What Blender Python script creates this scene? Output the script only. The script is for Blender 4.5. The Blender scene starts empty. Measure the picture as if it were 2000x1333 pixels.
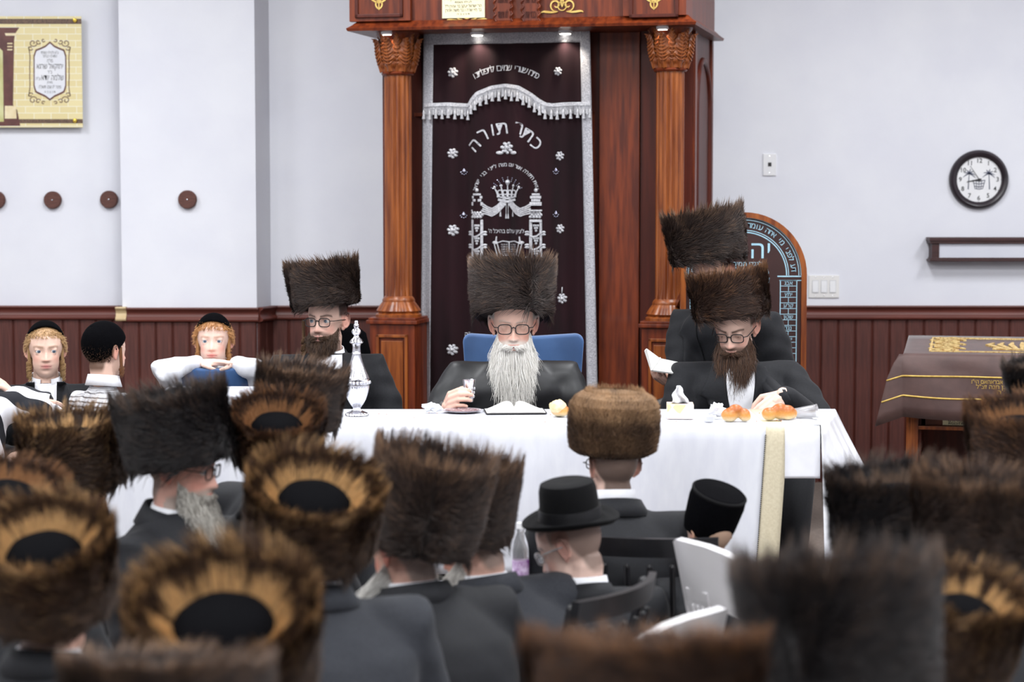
import bpy, bmesh, math, random
import numpy as np
from mathutils import Vector, Matrix, noise
from mathutils.bvhtree import BVHTree
random.seed(7); RNG = np.random.default_rng(7)
SC = bpy.context.scene; COL = SC.collection
R = math.radians; PI = math.pi
# ------------------------------------------------------------------ camera, light, exposure
CAMH, TILT, FPX = 1.52, R(4.0), 4000.0
cam = bpy.data.cameras.new('camera'); camo = bpy.data.objects.new('camera', cam); COL.objects.link(camo)
camo.location = (0, 0, CAMH); camo.rotation_euler = (PI/2 - TILT, 0, 0)
cam.sensor_width = 36; cam.lens = FPX/2000*36; cam.clip_start = .1; cam.clip_end = 60
cam.dof.use_dof = True; cam.dof.focus_distance = 8.0; cam.dof.aperture_fstop = 2.8
SC.camera = camo
w = bpy.data.worlds.new('world'); SC.world = w; w.use_nodes = True
w.node_tree.nodes['Background'].inputs[0].default_value = (.9, .93, 1, 1); w.node_tree.nodes['Background'].inputs[1].default_value = .3
SC.view_settings.view_transform = 'Standard'; SC.view_settings.look = 'None'
SC.view_settings.exposure = 0.0; SC.view_settings.gamma = 1
CEIL = 3.6; WALLY = 10.9
PANELS = [(x, y) for x in (-3.6, -1.2, 1.2, 3.6) for y in (0.6, 3.2, 5.8, 8.4)]
for (x, y) in PANELS:
    l = bpy.data.lights.new('ceiling_panel_light', 'AREA'); l.shape = 'RECTANGLE'; l.size = .6; l.size_y = 1.2
    l.energy = 63; l.color = (.96, .98, 1.0)
    o = bpy.data.objects.new('ceiling_panel_light', l); COL.objects.link(o); o.location = (x, y, CEIL-.07)
SC.cycles.max_bounces = 5; SC.cycles.diffuse_bounces = 2; SC.cycles.glossy_bounces = 3; SC.cycles.transmission_bounces = 5; SC.cycles.transparent_max_bounces = 8
SC.cycles.caustics_reflective = False; SC.cycles.caustics_refractive = False; SC.cycles.adaptive_threshold = .045; SC.cycles.use_denoising = True
# ------------------------------------------------------------------ helpers
def s2l(c):
    return tuple((v/12.92 if v <= .04045 else ((v+.055)/1.055)**2.4) for v in c)
def rgb(r, g, b): return s2l((r/255, g/255, b/255))
def ray(px, py):
    cx = (px-1000)/FPX; cy = -(py-666.5)/FPX
    return Vector((cx, math.cos(TILT)+cy*math.sin(TILT), -math.sin(TILT)+cy*math.cos(TILT)))
def at(px, py, Y):
    d = ray(px, py); return Vector((0, 0, CAMH)) + d*(Y/d.y)
class Plane:
    """a vertical plane through o, turned by a about z; px() gives its own (u, v) metres for a direction seen from the doorway"""
    def __init__(s, o, a): s.o = Vector(o); s.x = Vector((math.cos(a), math.sin(a), 0)); s.n = Vector((-math.sin(a), math.cos(a), 0))
    def px(s, px, py, off=0):
        d = ray(px, py); c = Vector((0, 0, CAMH)); o = s.o + s.n*off
        p = c + d*((o-c).dot(s.n)/d.dot(s.n)) - s.o
        return p.dot(s.x), p.z
MATS = {}
def mat(name, col, rough=.6, metal=0, col2=None, scale=20, stretch=(1, 1, 1), bump=0, bscale=None, sheen=0, spec=.5, trans=0, alpha=1, emit=None, attr=None, coat=0, fac=(.35, .65)):
    if name in MATS: return MATS[name]
    m = bpy.data.materials.new(name); m.use_nodes = True; nt = m.node_tree; b = nt.nodes['Principled BSDF']; L = nt.links.new
    def put(k, v):
        if k in b.inputs: b.inputs[k].default_value = v
    put('Base Color', (*col, 1)); put('Roughness', rough); put('Metallic', metal); put('Specular IOR Level', spec)
    put('Sheen Weight', sheen); put('Transmission Weight', trans); put('Alpha', alpha); put('Coat Weight', coat)
    if sheen: put('Sheen Roughness', .4)
    if emit: put('Emission Color', (*emit[0], 1)); put('Emission Strength', emit[1])
    if attr:
        a = nt.nodes.new('ShaderNodeAttribute'); a.attribute_name = attr; L(a.outputs['Color'], b.inputs['Base Color'])
    if col2 or bump:
        tc = nt.nodes.new('ShaderNodeTexCoord'); mp = nt.nodes.new('ShaderNodeMapping'); mp.inputs['Scale'].default_value = stretch
        L(tc.outputs['Object'], mp.inputs['Vector'])
    if col2:
        n = nt.nodes.new('ShaderNodeTexNoise'); n.inputs['Scale'].default_value = scale; n.inputs['Detail'].default_value = 5
        L(mp.outputs[0], n.inputs['Vector']); cr = nt.nodes.new('ShaderNodeValToRGB')
        cr.color_ramp.elements[0].position, cr.color_ramp.elements[1].position = fac
        cr.color_ramp.elements[0].color = (*col, 1); cr.color_ramp.elements[1].color = (*col2, 1)
        L(n.outputs[0], cr.inputs[0]); L(cr.outputs[0], b.inputs['Base Color'])
    if bump:
        n2 = nt.nodes.new('ShaderNodeTexNoise'); n2.inputs['Scale'].default_value = bscale or scale; n2.inputs['Detail'].default_value = 3
        L(mp.outputs[0], n2.inputs['Vector']); bp = nt.nodes.new('ShaderNodeBump'); bp.inputs['Strength'].default_value = bump; bp.inputs['Distance'].default_value = .01
        L(n2.outputs[0], bp.inputs['Height']); L(bp.outputs[0], b.inputs['Normal'])
    MATS[name] = m; return m
def tag(o, label=None, cat=None, group=None, kind=None):
    if label: o['label'] = label
    if cat: o['category'] = cat
    if group: o['group'] = group
    if kind: o['kind'] = kind
    return o
def link(o, parent=None):
    COL.objects.link(o)
    if parent is not None: o.parent = parent
    return o
def empty(name, loc=(0, 0, 0), rz=0, parent=None):
    o = bpy.data.objects.new(name, None); o.empty_display_size = .1; link(o, parent); o.location = loc; o.rotation_euler = (0, 0, rz); return o
def inst(src, parent=None, loc=None, rot=None, scale=None, name=None):
    o = src.copy(); link(o, None); o.parent = parent
    if name: o.name = name
    if loc is not None: o.location = loc
    if rot is not None: o.rotation_euler = rot
    if scale is not None: o.scale = scale
    return o
class MB:
    def __init__(s): s.v = []; s.f = []
    def add(s, v, f, M=None):
        n = len(s.v)
        s.v += [tuple(M @ Vector(p)) for p in v] if M is not None else [tuple(p) for p in v]
        s.f += [tuple(i+n for i in q) for q in f]; return s
    def box(s, x0, x1, y0, y1, z0, z1, M=None, b=0):
        if b:
            bm = bmesh.new(); bmesh.ops.create_cube(bm, size=1)
            for q in bm.verts: q.co = (x0+(q.co.x+.5)*(x1-x0), y0+(q.co.y+.5)*(y1-y0), z0+(q.co.z+.5)*(z1-z0))
            bmesh.ops.bevel(bm, geom=bm.edges[:], offset=b, segments=2, profile=.7, affect='EDGES')
            bm.verts.index_update(); v = [tuple(q.co) for q in bm.verts]; f = [tuple(q.index for q in p.verts) for p in bm.faces]; bm.free()
            return s.add(v, f, M)
        v = [(x, y, z) for z in (z0, z1) for y in (y0, y1) for x in (x0, x1)]
        return s.add(v, [(0, 2, 3, 1), (4, 5, 7, 6), (0, 1, 5, 4), (2, 6, 7, 3), (0, 4, 6, 2), (1, 3, 7, 5)], M)
    def lathe(s, prof, n=32, M=None, fn=None, sx=1, sy=1):
        """prof: (r, z) list; r=0 closes"""
        v = []; f = []
        for (r, z) in prof:
            for k in range(n):
                a = 2*PI*k/n; rr = r*(fn(a, z) if fn else 1); v.append((rr*math.cos(a)*sx, rr*math.sin(a)*sy, z))
        for i in range(len(prof)-1):
            for k in range(n):
                a, b = i*n+k, i*n+(k+1) % n; f.append((a, b, b+n, a+n))
        f.append(tuple(range(n))[::-1]); m = (len(prof)-1)*n; f.append(tuple(range(m, m+n)))
        return s.add(v, f, M)
    def tube(s, pts, rad, n=8, closed=False, M=None, sy=1.0, caps=True, up=None):
        """swept tube with rounded ends"""
        P = [Vector(p) for p in pts]; K = len(P); rad = [rad]*K if isinstance(rad, (int, float)) else list(rad)
        v = []; f = []; prev = None
        T = []
        for i in range(K):
            a = P[i-1] if (i > 0 or closed) else P[i]; b = P[(i+1) % K] if (i < K-1 or closed) else P[i]
            t = (b-a); T.append(t.normalized() if t.length > 1e-9 else Vector((0, 0, 1)))
        rings = []
        for i in range(K):
            t = T[i]
            if prev is None:
                u = Vector(up) if up else (Vector((0, 0, 1)) if abs(t.z) < .9 else Vector((0, 1, 0)))
                x = t.cross(u).normalized()
            else:
                x = (prev - t*prev.dot(t)).normalized()
            y = t.cross(x); prev = x
            if caps and not closed and i == 0:
                for q in (.15, .6): 
                    c = math.cos(q*PI/2); rings.append((P[i]-t*rad[i]*c, x, y, rad[i]*math.sin(q*PI/2)))
            rings.append((P[i], x, y, rad[i]))
            if caps and not closed and i == K-1:
                for q in (.6, .15):
                    c = math.cos(q*PI/2); rings.append((P[i]+t*rad[i]*c, x, y, rad[i]*math.sin(q*PI/2)))
        for (c, x, y, r) in rings:
            for k in range(n):
                a = 2*PI*k/n; v.append(c + x*(r*math.cos(a)) + y*(r*math.sin(a)*sy))
        m = len(rings)
        for i in range(m if closed else m-1):
            for k in range(n):
                a, b = i*n+k, i*n+(k+1) % n; c2, d = ((i+1) % m)*n+k, ((i+1) % m)*n+(k+1) % n; f.append((a, b, d, c2))
        if not closed: f.append(tuple(range(n))[::-1]); f.append(tuple(range((m-1)*n, m*n)))
        return s.add(v, f, M)
    def loft(s, secs, n=28, M=None, p=2.0):
        """secs: (centre, hw, hd) ellipses stacked along z-ish; superellipse power p; optional 4th tilt about x"""
        v = []; f = []
        for sec in secs:
            c, hw, hd = sec[:3]; tl = sec[3] if len(sec) > 3 else 0
            for k in range(n):
                a = 2*PI*k/n; ca, sa = math.cos(a), math.sin(a)
                x = hw*math.copysign(abs(ca)**(2/p), ca); y = hd*math.copysign(abs(sa)**(2/p), sa)
                v.append((c[0]+x, c[1]+y*math.cos(tl), c[2]+y*math.sin(tl)))
        for i in range(len(secs)-1):
            for k in range(n):
                a, b = i*n+k, i*n+(k+1) % n; f.append((a, b, b+n, a+n))
        f.append(tuple(range(n))[::-1]); m = (len(secs)-1)*n; f.append(tuple(range(m, m+n)))
        return s.add(v, f, M)
    def sphere(s, c, r, n=12, m=8, M=None):
        r = (r, r, r) if isinstance(r, (int, float)) else r
        v = [(c[0], c[1], c[2]-r[2])]; f = []
        for i in range(1, m):
            t = PI*i/m-PI/2
            for k in range(n):
                a = 2*PI*k/n; v.append((c[0]+r[0]*math.cos(t)*math.cos(a), c[1]+r[1]*math.cos(t)*math.sin(a), c[2]+r[2]*math.sin(t)))
        v.append((c[0], c[1], c[2]+r[2])); L = len(v)-1
        for k in range(n): f.append((0, 1+(k+1) % n, 1+k)); f.append((L, L-n+k, L-n+(k+1) % n))
        for i in range(m-2):
            for k in range(n):
                a, b = 1+i*n+k, 1+i*n+(k+1) % n; f.append((a, b, b+n, a+n))
        return s.add(v, f, M)
    def prism(s, poly, y0, y1, M=None):
        """poly in (x, z), extruded along y"""
        n = len(poly); v = [(x, y0, z) for x, z in poly]+[(x, y1, z) for x, z in poly]
        f = [tuple(range(n)), tuple(range(2*n-1, n-1, -1))]+[(i, i+n, (i+1) % n+n, (i+1) % n) for i in range(n)]
        return s.add(v, f, M)
    def ribbon(s, path, wid, y0, y1, M=None):
        """flat strip in the x-z plane following path [(x,z)], wid scalar or list; y0..y1 thick"""
        K = len(path); wid = [wid]*K if isinstance(wid, (int, float)) else wid
        A = []; B = []
        for i in range(K):
            a = path[max(i-1, 0)]; b = path[min(i+1, K-1)]; tx, tz = b[0]-a[0], b[1]-a[1]; l = math.hypot(tx, tz) or 1
            nx, nz = -tz/l*wid[i]/2, tx/l*wid[i]/2; p = path[i]; A.append((p[0]+nx, p[1]+nz)); B.append((p[0]-nx, p[1]-nz))
        v = []
        for (a, b) in zip(A, B): v += [(a[0], y0, a[1]), (b[0], y0, b[1]), (b[0], y1, b[1]), (a[0], y1, a[1])]
        f = [(0, 1, 2, 3), tuple(4*(K-1)+q for q in (3, 2, 1, 0))]
        for i in range(K-1):
            for q in range(4): f.append((4*i+q, 4*(i+1)+q, 4*(i+1)+(q+1) % 4, 4*i+(q+1) % 4))
        return s.add(v, f, M)
    def mesh(s, name, smooth=False):
        me = bpy.data.meshes.new(name); me.from_pydata(s.v, [], s.f)
        if smooth: me.shade_smooth() if smooth is True else me.shade_smooth()
        me.validate(); bm = bmesh.new(); bm.from_mesh(me); bmesh.ops.recalc_face_normals(bm, faces=bm.faces); bm.to_mesh(me); bm.free()
        if smooth == 'auto':
            me.set_sharp_from_angle(angle=R(38))
        me.update(); return me
    def build(s, name, m, parent=None, smooth=False, loc=None, rot=None):
        me = s.mesh(name, smooth); o = bpy.data.objects.new(name, me); me.materials.append(m); link(o, parent)
        if loc is not None: o.location = loc
        if rot is not None: o.rotation_euler = rot
        return o
def remesh(mb, name, voxel, m, parent=None, smooth_it=0, sfac=.5):
    """one continuous skin over everything in mb"""
    me = mb.mesh('tmp'); o = bpy.data.objects.new('tmp', me); COL.objects.link(o)
    md = o.modifiers.new('r', 'REMESH'); md.mode = 'VOXEL'; md.voxel_size = voxel; md.use_smooth_shade = True
    if smooth_it: sm = o.modifiers.new('s', 'SMOOTH'); sm.factor = sfac; sm.iterations = smooth_it
    dg = bpy.context.evaluated_depsgraph_get(); me2 = bpy.data.meshes.new_from_object(o.evaluated_get(dg)); me2.name = name
    bpy.data.objects.remove(o); bpy.data.meshes.remove(me)
    me2.shade_smooth(); me2.materials.clear(); me2.materials.append(m)
    ob = bpy.data.objects.new(name, me2); link(ob, parent); return ob
def mesh_np(me):
    a = np.empty(len(me.vertices)*3, np.float32); me.vertices.foreach_get('co', a); return a.reshape(-1, 3)
_tc = {}
def text_vf(s, size=1.0, bold=0.0, extrude=0.0, rev=True):
    """letters as (verts, faces) in x-z plane, centred; Hebrew reads right to left"""
    key = (s, bold, extrude, rev)
    if key not in _tc:
        cu = bpy.data.curves.new('t', 'FONT'); cu.body = s[::-1] if rev else s; cu.align_x = 'CENTER'; cu.align_y = 'CENTER'; cu.size = 1; cu.offset = bold; cu.extrude = extrude; cu.resolution_u = 3
        o = bpy.data.objects.new('t', cu); COL.objects.link(o); dg = bpy.context.evaluated_depsgraph_get()
        me = bpy.data.meshes.new_from_object(o.evaluated_get(dg)); v = mesh_np(me) if len(me.vertices) else np.zeros((0, 3)); f = [tuple(p.vertices) for p in me.polygons]
        bpy.data.objects.remove(o); bpy.data.meshes.remove(me); _tc[key] = (v.copy(), f)
    v, f = _tc[key]
    return [(p[0]*size, -p[2]*size, p[1]*size) for p in v], f
def text(mb, s, x, z, size, y=0, rot=0, bold=.01, rev=True, maxw=None, extrude=0):
    v, f = text_vf(s, size, bold, extrude, rev)
    if not v: return
    k = 1
    if maxw:
        ww = max(p[0] for p in v)-min(p[0] for p in v); k = maxw/ww if ww > 0 else 1
    c, sn = math.cos(rot), math.sin(rot)
    mb.add([(x+p[0]*k*c-p[2]*sn, y+p[1], z+p[0]*k*sn+p[2]*c) for p in v], f)
def arc_text(mb, s, cx, cz, rad, a0, a1, size, y=0, bold=.01):
    """Hebrew along an arc from angle a0 (right end) to a1 (left end), degrees"""
    n = len(s)
    for i, ch in enumerate(s):
        if ch == ' ': continue
        a = R(a0+(a1-a0)*i/(n-1)); text(mb, ch, cx+rad*math.cos(a), cz+rad*math.sin(a), size, y, a-PI/2, bold)
def bez(p0, p1, p2, p3, n=12):
    return [tuple((1-t)**3*a+3*(1-t)**2*t*b+3*(1-t)*t*t*c+t**3*d for a, b, c, d in zip(p0, p1, p2, p3)) for t in [i/n for i in range(n+1)]]
def spiral(cx, cz, r0, r1, a0, a1, n=18):
    return [(cx+(r0+(r1-r0)*i/n)*math.cos(R(a0+(a1-a0)*i/n)), cz+(r0+(r1-r0)*i/n)*math.sin(R(a0+(a1-a0)*i/n))) for i in range(n+1)]
# ------------------------------------------------------------------ materials
M_wall = mat('wall_paint', rgb(232, 233, 240), .75, col2=rgb(226, 227, 236), scale=3, bump=.04, bscale=60)
M_ceil = mat('ceiling_paint', rgb(235, 235, 238), .9, col2=rgb(228, 228, 232), scale=5)
M_floor = mat('floor_tile', rgb(150, 140, 128), .4, col2=rgb(130, 120, 110), scale=4)
M_wains = mat('wainscot_brown', rgb(92, 46, 38), .6, col2=rgb(72, 34, 28), scale=14, stretch=(6, 6, .35), bump=.35, bscale=40)
M_rail = mat('rail_brown', rgb(104, 50, 40), .45, col2=rgb(86, 40, 32), scale=10, stretch=(.3, 4, 4))
M_bare = mat('bare_wood', rgb(212, 190, 150), .6, col2=rgb(196, 170, 128), scale=15)
M_wood = mat('ark_wood', rgb(118, 50, 20), .42, col2=rgb(78, 28, 12), scale=6, stretch=(7, 7, .6), spec=.35, coat=.06, bump=.05, bscale=20)
M_woodd = mat('ark_wood_dark', rgb(84, 30, 15), .45, col2=rgb(62, 20, 10), scale=5, stretch=(6, 6, .5), spec=.3)
M_woodl = mat('ark_wood_light', rgb(150, 82, 34), .36, col2=rgb(104, 48, 18), scale=6, stretch=(7, 7, .6), spec=.4, coat=.1)
M_gold = mat('gold_leaf', rgb(214, 184, 108), .4, .55, col2=rgb(190, 156, 82), scale=30)
M_brass = mat('brass', rgb(225, 196, 90), .25, 1.0, col2=rgb(205, 170, 70), scale=40)
M_velvet = mat('burgundy_velvet', rgb(34, 10, 17), .85, col2=rgb(21, 6, 11), scale=3, sheen=.14, stretch=(2, 2, .5), spec=.2)
M_silver = mat('silver_thread', rgb(190, 190, 196), .5, .2, col2=rgb(150, 150, 158), scale=160, bump=.5, bscale=260)
M_silv2 = mat('silver_embroidery', rgb(206, 206, 210), .5, .2, col2=rgb(165, 165, 172), scale=120, bump=.2, bscale=200)
M_black = mat('black_print', rgb(28, 26, 28), .6, col2=rgb(36, 34, 36), scale=30)
M_cream = mat('cream_paper', rgb(245, 236, 196), .7, col2=rgb(238, 228, 186), scale=20)
M_white = mat('white_plastic', rgb(240, 240, 242), .35, col2=rgb(233, 233, 236), scale=8)
M_lamp = mat('lamp_lens', rgb(255, 250, 240), .3, emit=((1, .95, .85), 6))
M_metal = mat('chrome', rgb(220, 220, 225), .2, 1.0, col2=rgb(200, 200, 206), scale=20)
# ------------------------------------------------------------------ the room
def struct(mb, name, m, parent=None, **k): return tag(mb.build(name, m, parent, **k), kind='structure')
XW = 6.2
FZ = -.4; DAIS = 6.36
floor_o = struct(MB().box(-XW, XW, -3, WALLY+.2, FZ-.1, FZ), 'floor', M_floor)
struct(MB().box(-XW, XW, DAIS, WALLY+.1, FZ, 0), 'floor_platform', mat('platform_carpet', rgb(120, 108, 100), .9, col2=rgb(104, 92, 86), scale=60))
ceil_o = struct(MB().box(-XW, XW, -3, WALLY+.2, CEIL, CEIL+.1), 'ceiling', M_ceil)
wall = struct(MB().box(-XW-.15, XW+.15, WALLY, WALLY+.15, 0, CEIL), 'wall_back', M_wall)
struct(MB().box(-XW-.15, -XW, -3, WALLY, FZ, CEIL), 'wall_left', M_wall)
struct(MB().box(XW, XW+.15, -3, WALLY, FZ, CEIL), 'wall_right', M_wall)
struct(MB().box(-XW-.15, XW+.15, -3.15, -3, FZ, CEIL), 'wall_front', M_wall)
pan = None
for (x, y) in PANELS:   # the panel housings above the lights
    mb = MB()
    for a in ((-.34, -.31, -.64, .64), (.31, .34, -.64, .64), (-.31, .31, -.64, -.61), (-.31, .31, .61, .64)): mb.box(a[0], a[1], a[2], a[3], 0, .06)
    f_ = mb.build('light_frame', M_white, ceil_o) if pan is None else inst(pan, ceil_o)
    f_.location = (x, y, CEIL-.06); pan = pan or f_
RAILZ = at(100, 597, WALLY).z
def rail_prof(h=.078):   # (depth out of wall, z) from the top down
    return [(0, 0), (.034, 0), (.036, -.006), (.030, -.014), (.022, -.02), (.018, -.034), (.022, -.048), (.03, -.055), (.034, -.062), (.032, -.07), (.02, -.076), (0, -.078)]
def rail(name, p0, p1, parent=None, m=M_rail):
    """moulding from p0 to p1 (x, y) along the wall face, room side to the right hand when walking p0->p1 reversed"""
    a, b = Vector((*p0, 0)), Vector((*p1, 0)); t = (b-a).normalized(); n = Vector((t.y, -t.x, 0)); pr = rail_prof(); K = len(pr); mb = MB()
    v = [a+n*d+Vector((0, 0, RAILZ+z)) for d, z in pr]+[b+n*d+Vector((0, 0, RAILZ+z)) for d, z in pr]
    mb.add(v, [(i, i+1, i+1+K, i+K) for i in range(K-1)]+[tuple(range(K)), tuple(range(2*K-1, K-1, -1))])
    return struct(mb, name, m, parent, smooth='auto')
# pilaster
PY = WALLY-.2; pxl = at(235, 300, PY).x; pxr = at(499, 300, PY).x; pxw = at(528, 300, WALLY).x
pil = struct(MB().add([(pxl, PY, 0), (pxr, PY, 0), (pxw, WALLY+.01, 0), (pxl, WALLY+.01, 0), (pxl, PY, CEIL), (pxr, PY, CEIL), (pxw, WALLY+.01, CEIL), (pxl, WALLY+.01, CEIL)],
    [(0, 1, 5, 4), (1, 2, 6, 5), (3, 0, 4, 7), (0, 3, 2, 1), (4, 5, 6, 7)]), 'wall_pilaster', M_wall)
rail('trim_1', (-XW, WALLY), (pxl-.015, WALLY)); rail('trim_2', (pxl-.0, PY), (pxr+.01, PY)); rail('trim_3', (pxr, PY), (pxw+.01, WALLY)); rail('trim_4', (pxw-.01, WALLY), (XW, WALLY))
bare = MB(); pr = rail_prof(); x0 = pxl-.03; x1 = pxl+.025
K = len(pr); bare.add([(x0, PY-d*1.25, RAILZ+z+.004) for d, z in pr]+[(x1, PY-d*1.25, RAILZ+z+.004) for d, z in pr], [(i, i+1, i+1+K, i+K) for i in range(K-1)]+[tuple(range(K)), tuple(range(2*K-1, K-1, -1))])
struct(bare, 'trim_5', M_bare)
# wainscot boards, one by one
def plank_src(wd):
    h = RAILZ-.07; g = .0035; mb = MB()
    v = [(g, 0, 0), (g, -.007, 0), (g+.006, -.012, 0), (wd-g-.006, -.012, 0), (wd-g, -.007, 0), (wd-g, 0, 0)]
    v += [(a, b, h) for a, b, _ in v]; mb.add(v, [(i, i+1, i+7, i+6) for i in range(5)]+[(0, 1, 2, 3, 4, 5), (11, 10, 9, 8, 7, 6), (5, 0, 6, 11)]); return mb
PW = .0915; src = None
for rng, yy, par in (((-3.1, pxl), WALLY, wall), ((pxl, pxr), PY, pil), ((pxw, 3.2), WALLY, wall)):
    n = int(round((rng[1]-rng[0])/PW)); step = (rng[1]-rng[0])/n
    for i in range(n):
        if src is None: src = plank_src(PW).build('plank', M_wains, par); o = src
        else: o = inst(src, par)
        o.location = (rng[0]+i*step, yy-.001*((i*7) % 3), 0); o.scale = (step/PW, 1, 1)
a = math.atan2(WALLY-PY, pxw-pxr); Ls = math.hypot(WALLY-PY, pxw-pxr)
for i in range(2):
    o = inst(src, pil, (pxr+math.cos(a)*Ls*i/2, PY+math.sin(a)*Ls*i/2, 0), (0, 0, a), (Ls/2/PW, 1, 1))
struct(MB().box(pxl, pxr, PY-.004, PY+.01, 0, RAILZ-.07), 'joint_backing_3', M_woodd)  # dark sheet added behind the pilaster boards so their gaps stay dark
for k, (xa, xb) in enumerate(((-XW, pxl), (pxw, XW))):   # dark backing behind the board joints
    struct(MB().box(xa, xb, WALLY-.004, WALLY+.01, 0, RAILZ-.07), 'joint_backing_%d' % (k+1), M_woodd)
# ------------------------------------------------------------------ the ark
AA = R(-13); _o = at(1043, 700, 9.85); AO = Vector((_o.x, _o.y, 0)); AP = Plane(AO, AA)
ark = empty('torah_ark', AO, AA); tag(ark, 'carved brown wooden ark cabinet with fluted columns standing against the wall', 'cabinet')
COLY = -.07; BODY = .12; CURT = .025
uL = AP.px(778, 400, COLY)[0]; uR = AP.px(1308, 400, COLY)[0]
zPed = AP.px(1000, 624, COLY-.1)[1]; zCor = AP.px(1000, 56, -.2)[1]
uEl = AP.px(722, 700, COLY-.12)[0]-.0; uEr = AP.px(1352, 400, BODY)[0]
DEP = .78
print('ARK', uL, uR, zPed, zCor, uEl, uEr)
MB().box(uL-.13, uEr, BODY, DEP, 0, zCor+.6).build('body', M_woodd, ark)
# side panel with an arched moulding (right side, x = uEr)
mb = MB(); y0, y1 = BODY+.1, DEP-.08; ya = (y0+y1)/2; rr = (y1-y0)/2; zt = zCor-.12-rr
path = [(y0, .25), (y0, .9), (y0, zt)]+[(ya-rr*math.cos(PI*i/14), zt+rr*math.sin(PI*i/14)) for i in range(1, 14)]+[(y1, zt), (y1, .9), (y1, .25)]
mb.tube([(uEr, y, z) for y, z in path], .018, 8, sy=1)
mb.build('arch_moulding', M_woodd, ark, smooth=True)
mb = MB(); mb.box(uEr, uEr+.012, BODY, BODY+.06, 0, zCor); mb.box(uEr, uEr+.012, DEP-.05, DEP, 0, zCor); mb.build('side_stile', M_wood, ark)
# front boards and door beside the curtain
ub = AP.px(1250, 400, BODY)[0]; uc = AP.px(1160, 400, BODY)[0]
MB().box(AP.px(1172, 400, BODY)[0], ub, BODY-.03, BODY+.01, .0, zCor, b=.004).build('front_board', M_wood, ark)
MB().box(ub+.004, uEr, BODY-.012, BODY+.01, 0, zCor).build('corner_board', M_woodd, ark)
MB().box(uL-.13, AP.px(826, 400, BODY)[0], BODY-.012, BODY+.01, 0, zCor).build('corner_board', M_woodd, ark)
z2 = AP.px(1160, 218, BODY)[1]; mb = MB(); ud = AP.px(1166, 300, BODY)[0]
mb.box(ud-.03, ud-.012, BODY-.05, BODY, .3, z2, b=.003); mb.box(ud-.9, ud-.012, BODY-.05, BODY, z2-.018, z2, b=.003); mb.build('door_frame', M_wood, ark)
# pedestals
for u in (uL, uR):
    hw = .112; p = MB().box(u-hw, u+hw, COLY-.115, BODY, 0, zPed-.03, b=.004).build('pedestal', M_wood, ark)
    mb = MB().box(u-hw-.015, u+hw+.015, COLY-.13, BODY, zPed-.03, zPed-.012, b=.004); mb.box(u-hw-.006, u+hw+.006, COLY-.12, BODY, zPed-.012, zPed, b=.003); mb.build('moulding', M_wood, p)
    mb = MB(); f0 = COLY-.115
    for (xa, xb, za, zb) in ((u-.078, u-.064, .1, zPed-.08), (u+.064, u+.078, .1, zPed-.08), (u-.078, u+.078, zPed-.095, zPed-.08), (u-.078, u+.078, .1, .115)): mb.box(xa, xb, f0-.012, f0+.002, za, zb, b=.003)
    mb.build('panel_frame', M_woodl, p)
    MB().box(u-.055, u+.055, f0-.006, f0+.002, .13, zPed-.11, b=.004).build('panel', M_woodl, p)
# columns
zb1 = AP.px(778, 578, COLY)[1]; zs1 = AP.px(778, 148, COLY)[1]; zc1 = AP.px(778, 64, COLY)[1]
rs = .066
def flute(a, z): 
    q = abs(math.sin(7*a)); return 1-.17*((q-.7)/.3)**.5 if q > .7 else 1
leafmb = MB()
def lf(s, t):   # leaf surface: s across (-1..1), t up (0..1); local: x across, y outward, z up
    w = .036*math.sin(PI*min(1, .18+t*.78))**.7*(1+.16*math.cos(t*34)); out = .014+.026*math.sin(min(1, t*1.15)*PI*.62)+.02*max(0, t-.75)/.25+.006*(1-s*s)
    z = t*.17 if t < .9 else .153+(t-.9)*.05; 
    return (s*w, out-.012*s*s, z)
NS, NT = 8, 22
leafmb.add([lf(-1+2*i/NS, j/NT) for j in range(NT+1) for i in range(NS+1)], [(j*(NS+1)+i, j*(NS+1)+i+1, (j+1)*(NS+1)+i+1, (j+1)*(NS+1)+i) for j in range(NT) for i in range(NS)])
leafmb.tube([lf(0, j/10) for j in range(11)], [.005-.003*j/10 for j in range(11)], 6)
for j in range(2, 10):
    for sg in (-1, 1):
        t0 = j/11; pts = [Vector(lf(sg*q*.95, min(1, t0+.12*q*q+.02)))+Vector((0, .003, 0)) for q in (0, .3, .6, .9)]
        leafmb.tube(pts, [.0032, .004, .0038, .002], 5)
leafmb.tube(spiral_pts := [(.0+.016*math.cos(a), .016, .03+.02*math.sin(a)) for a in [2*PI*i/12 for i in range(12)]], .003, 5, closed=True)
lsrc = None
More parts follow.
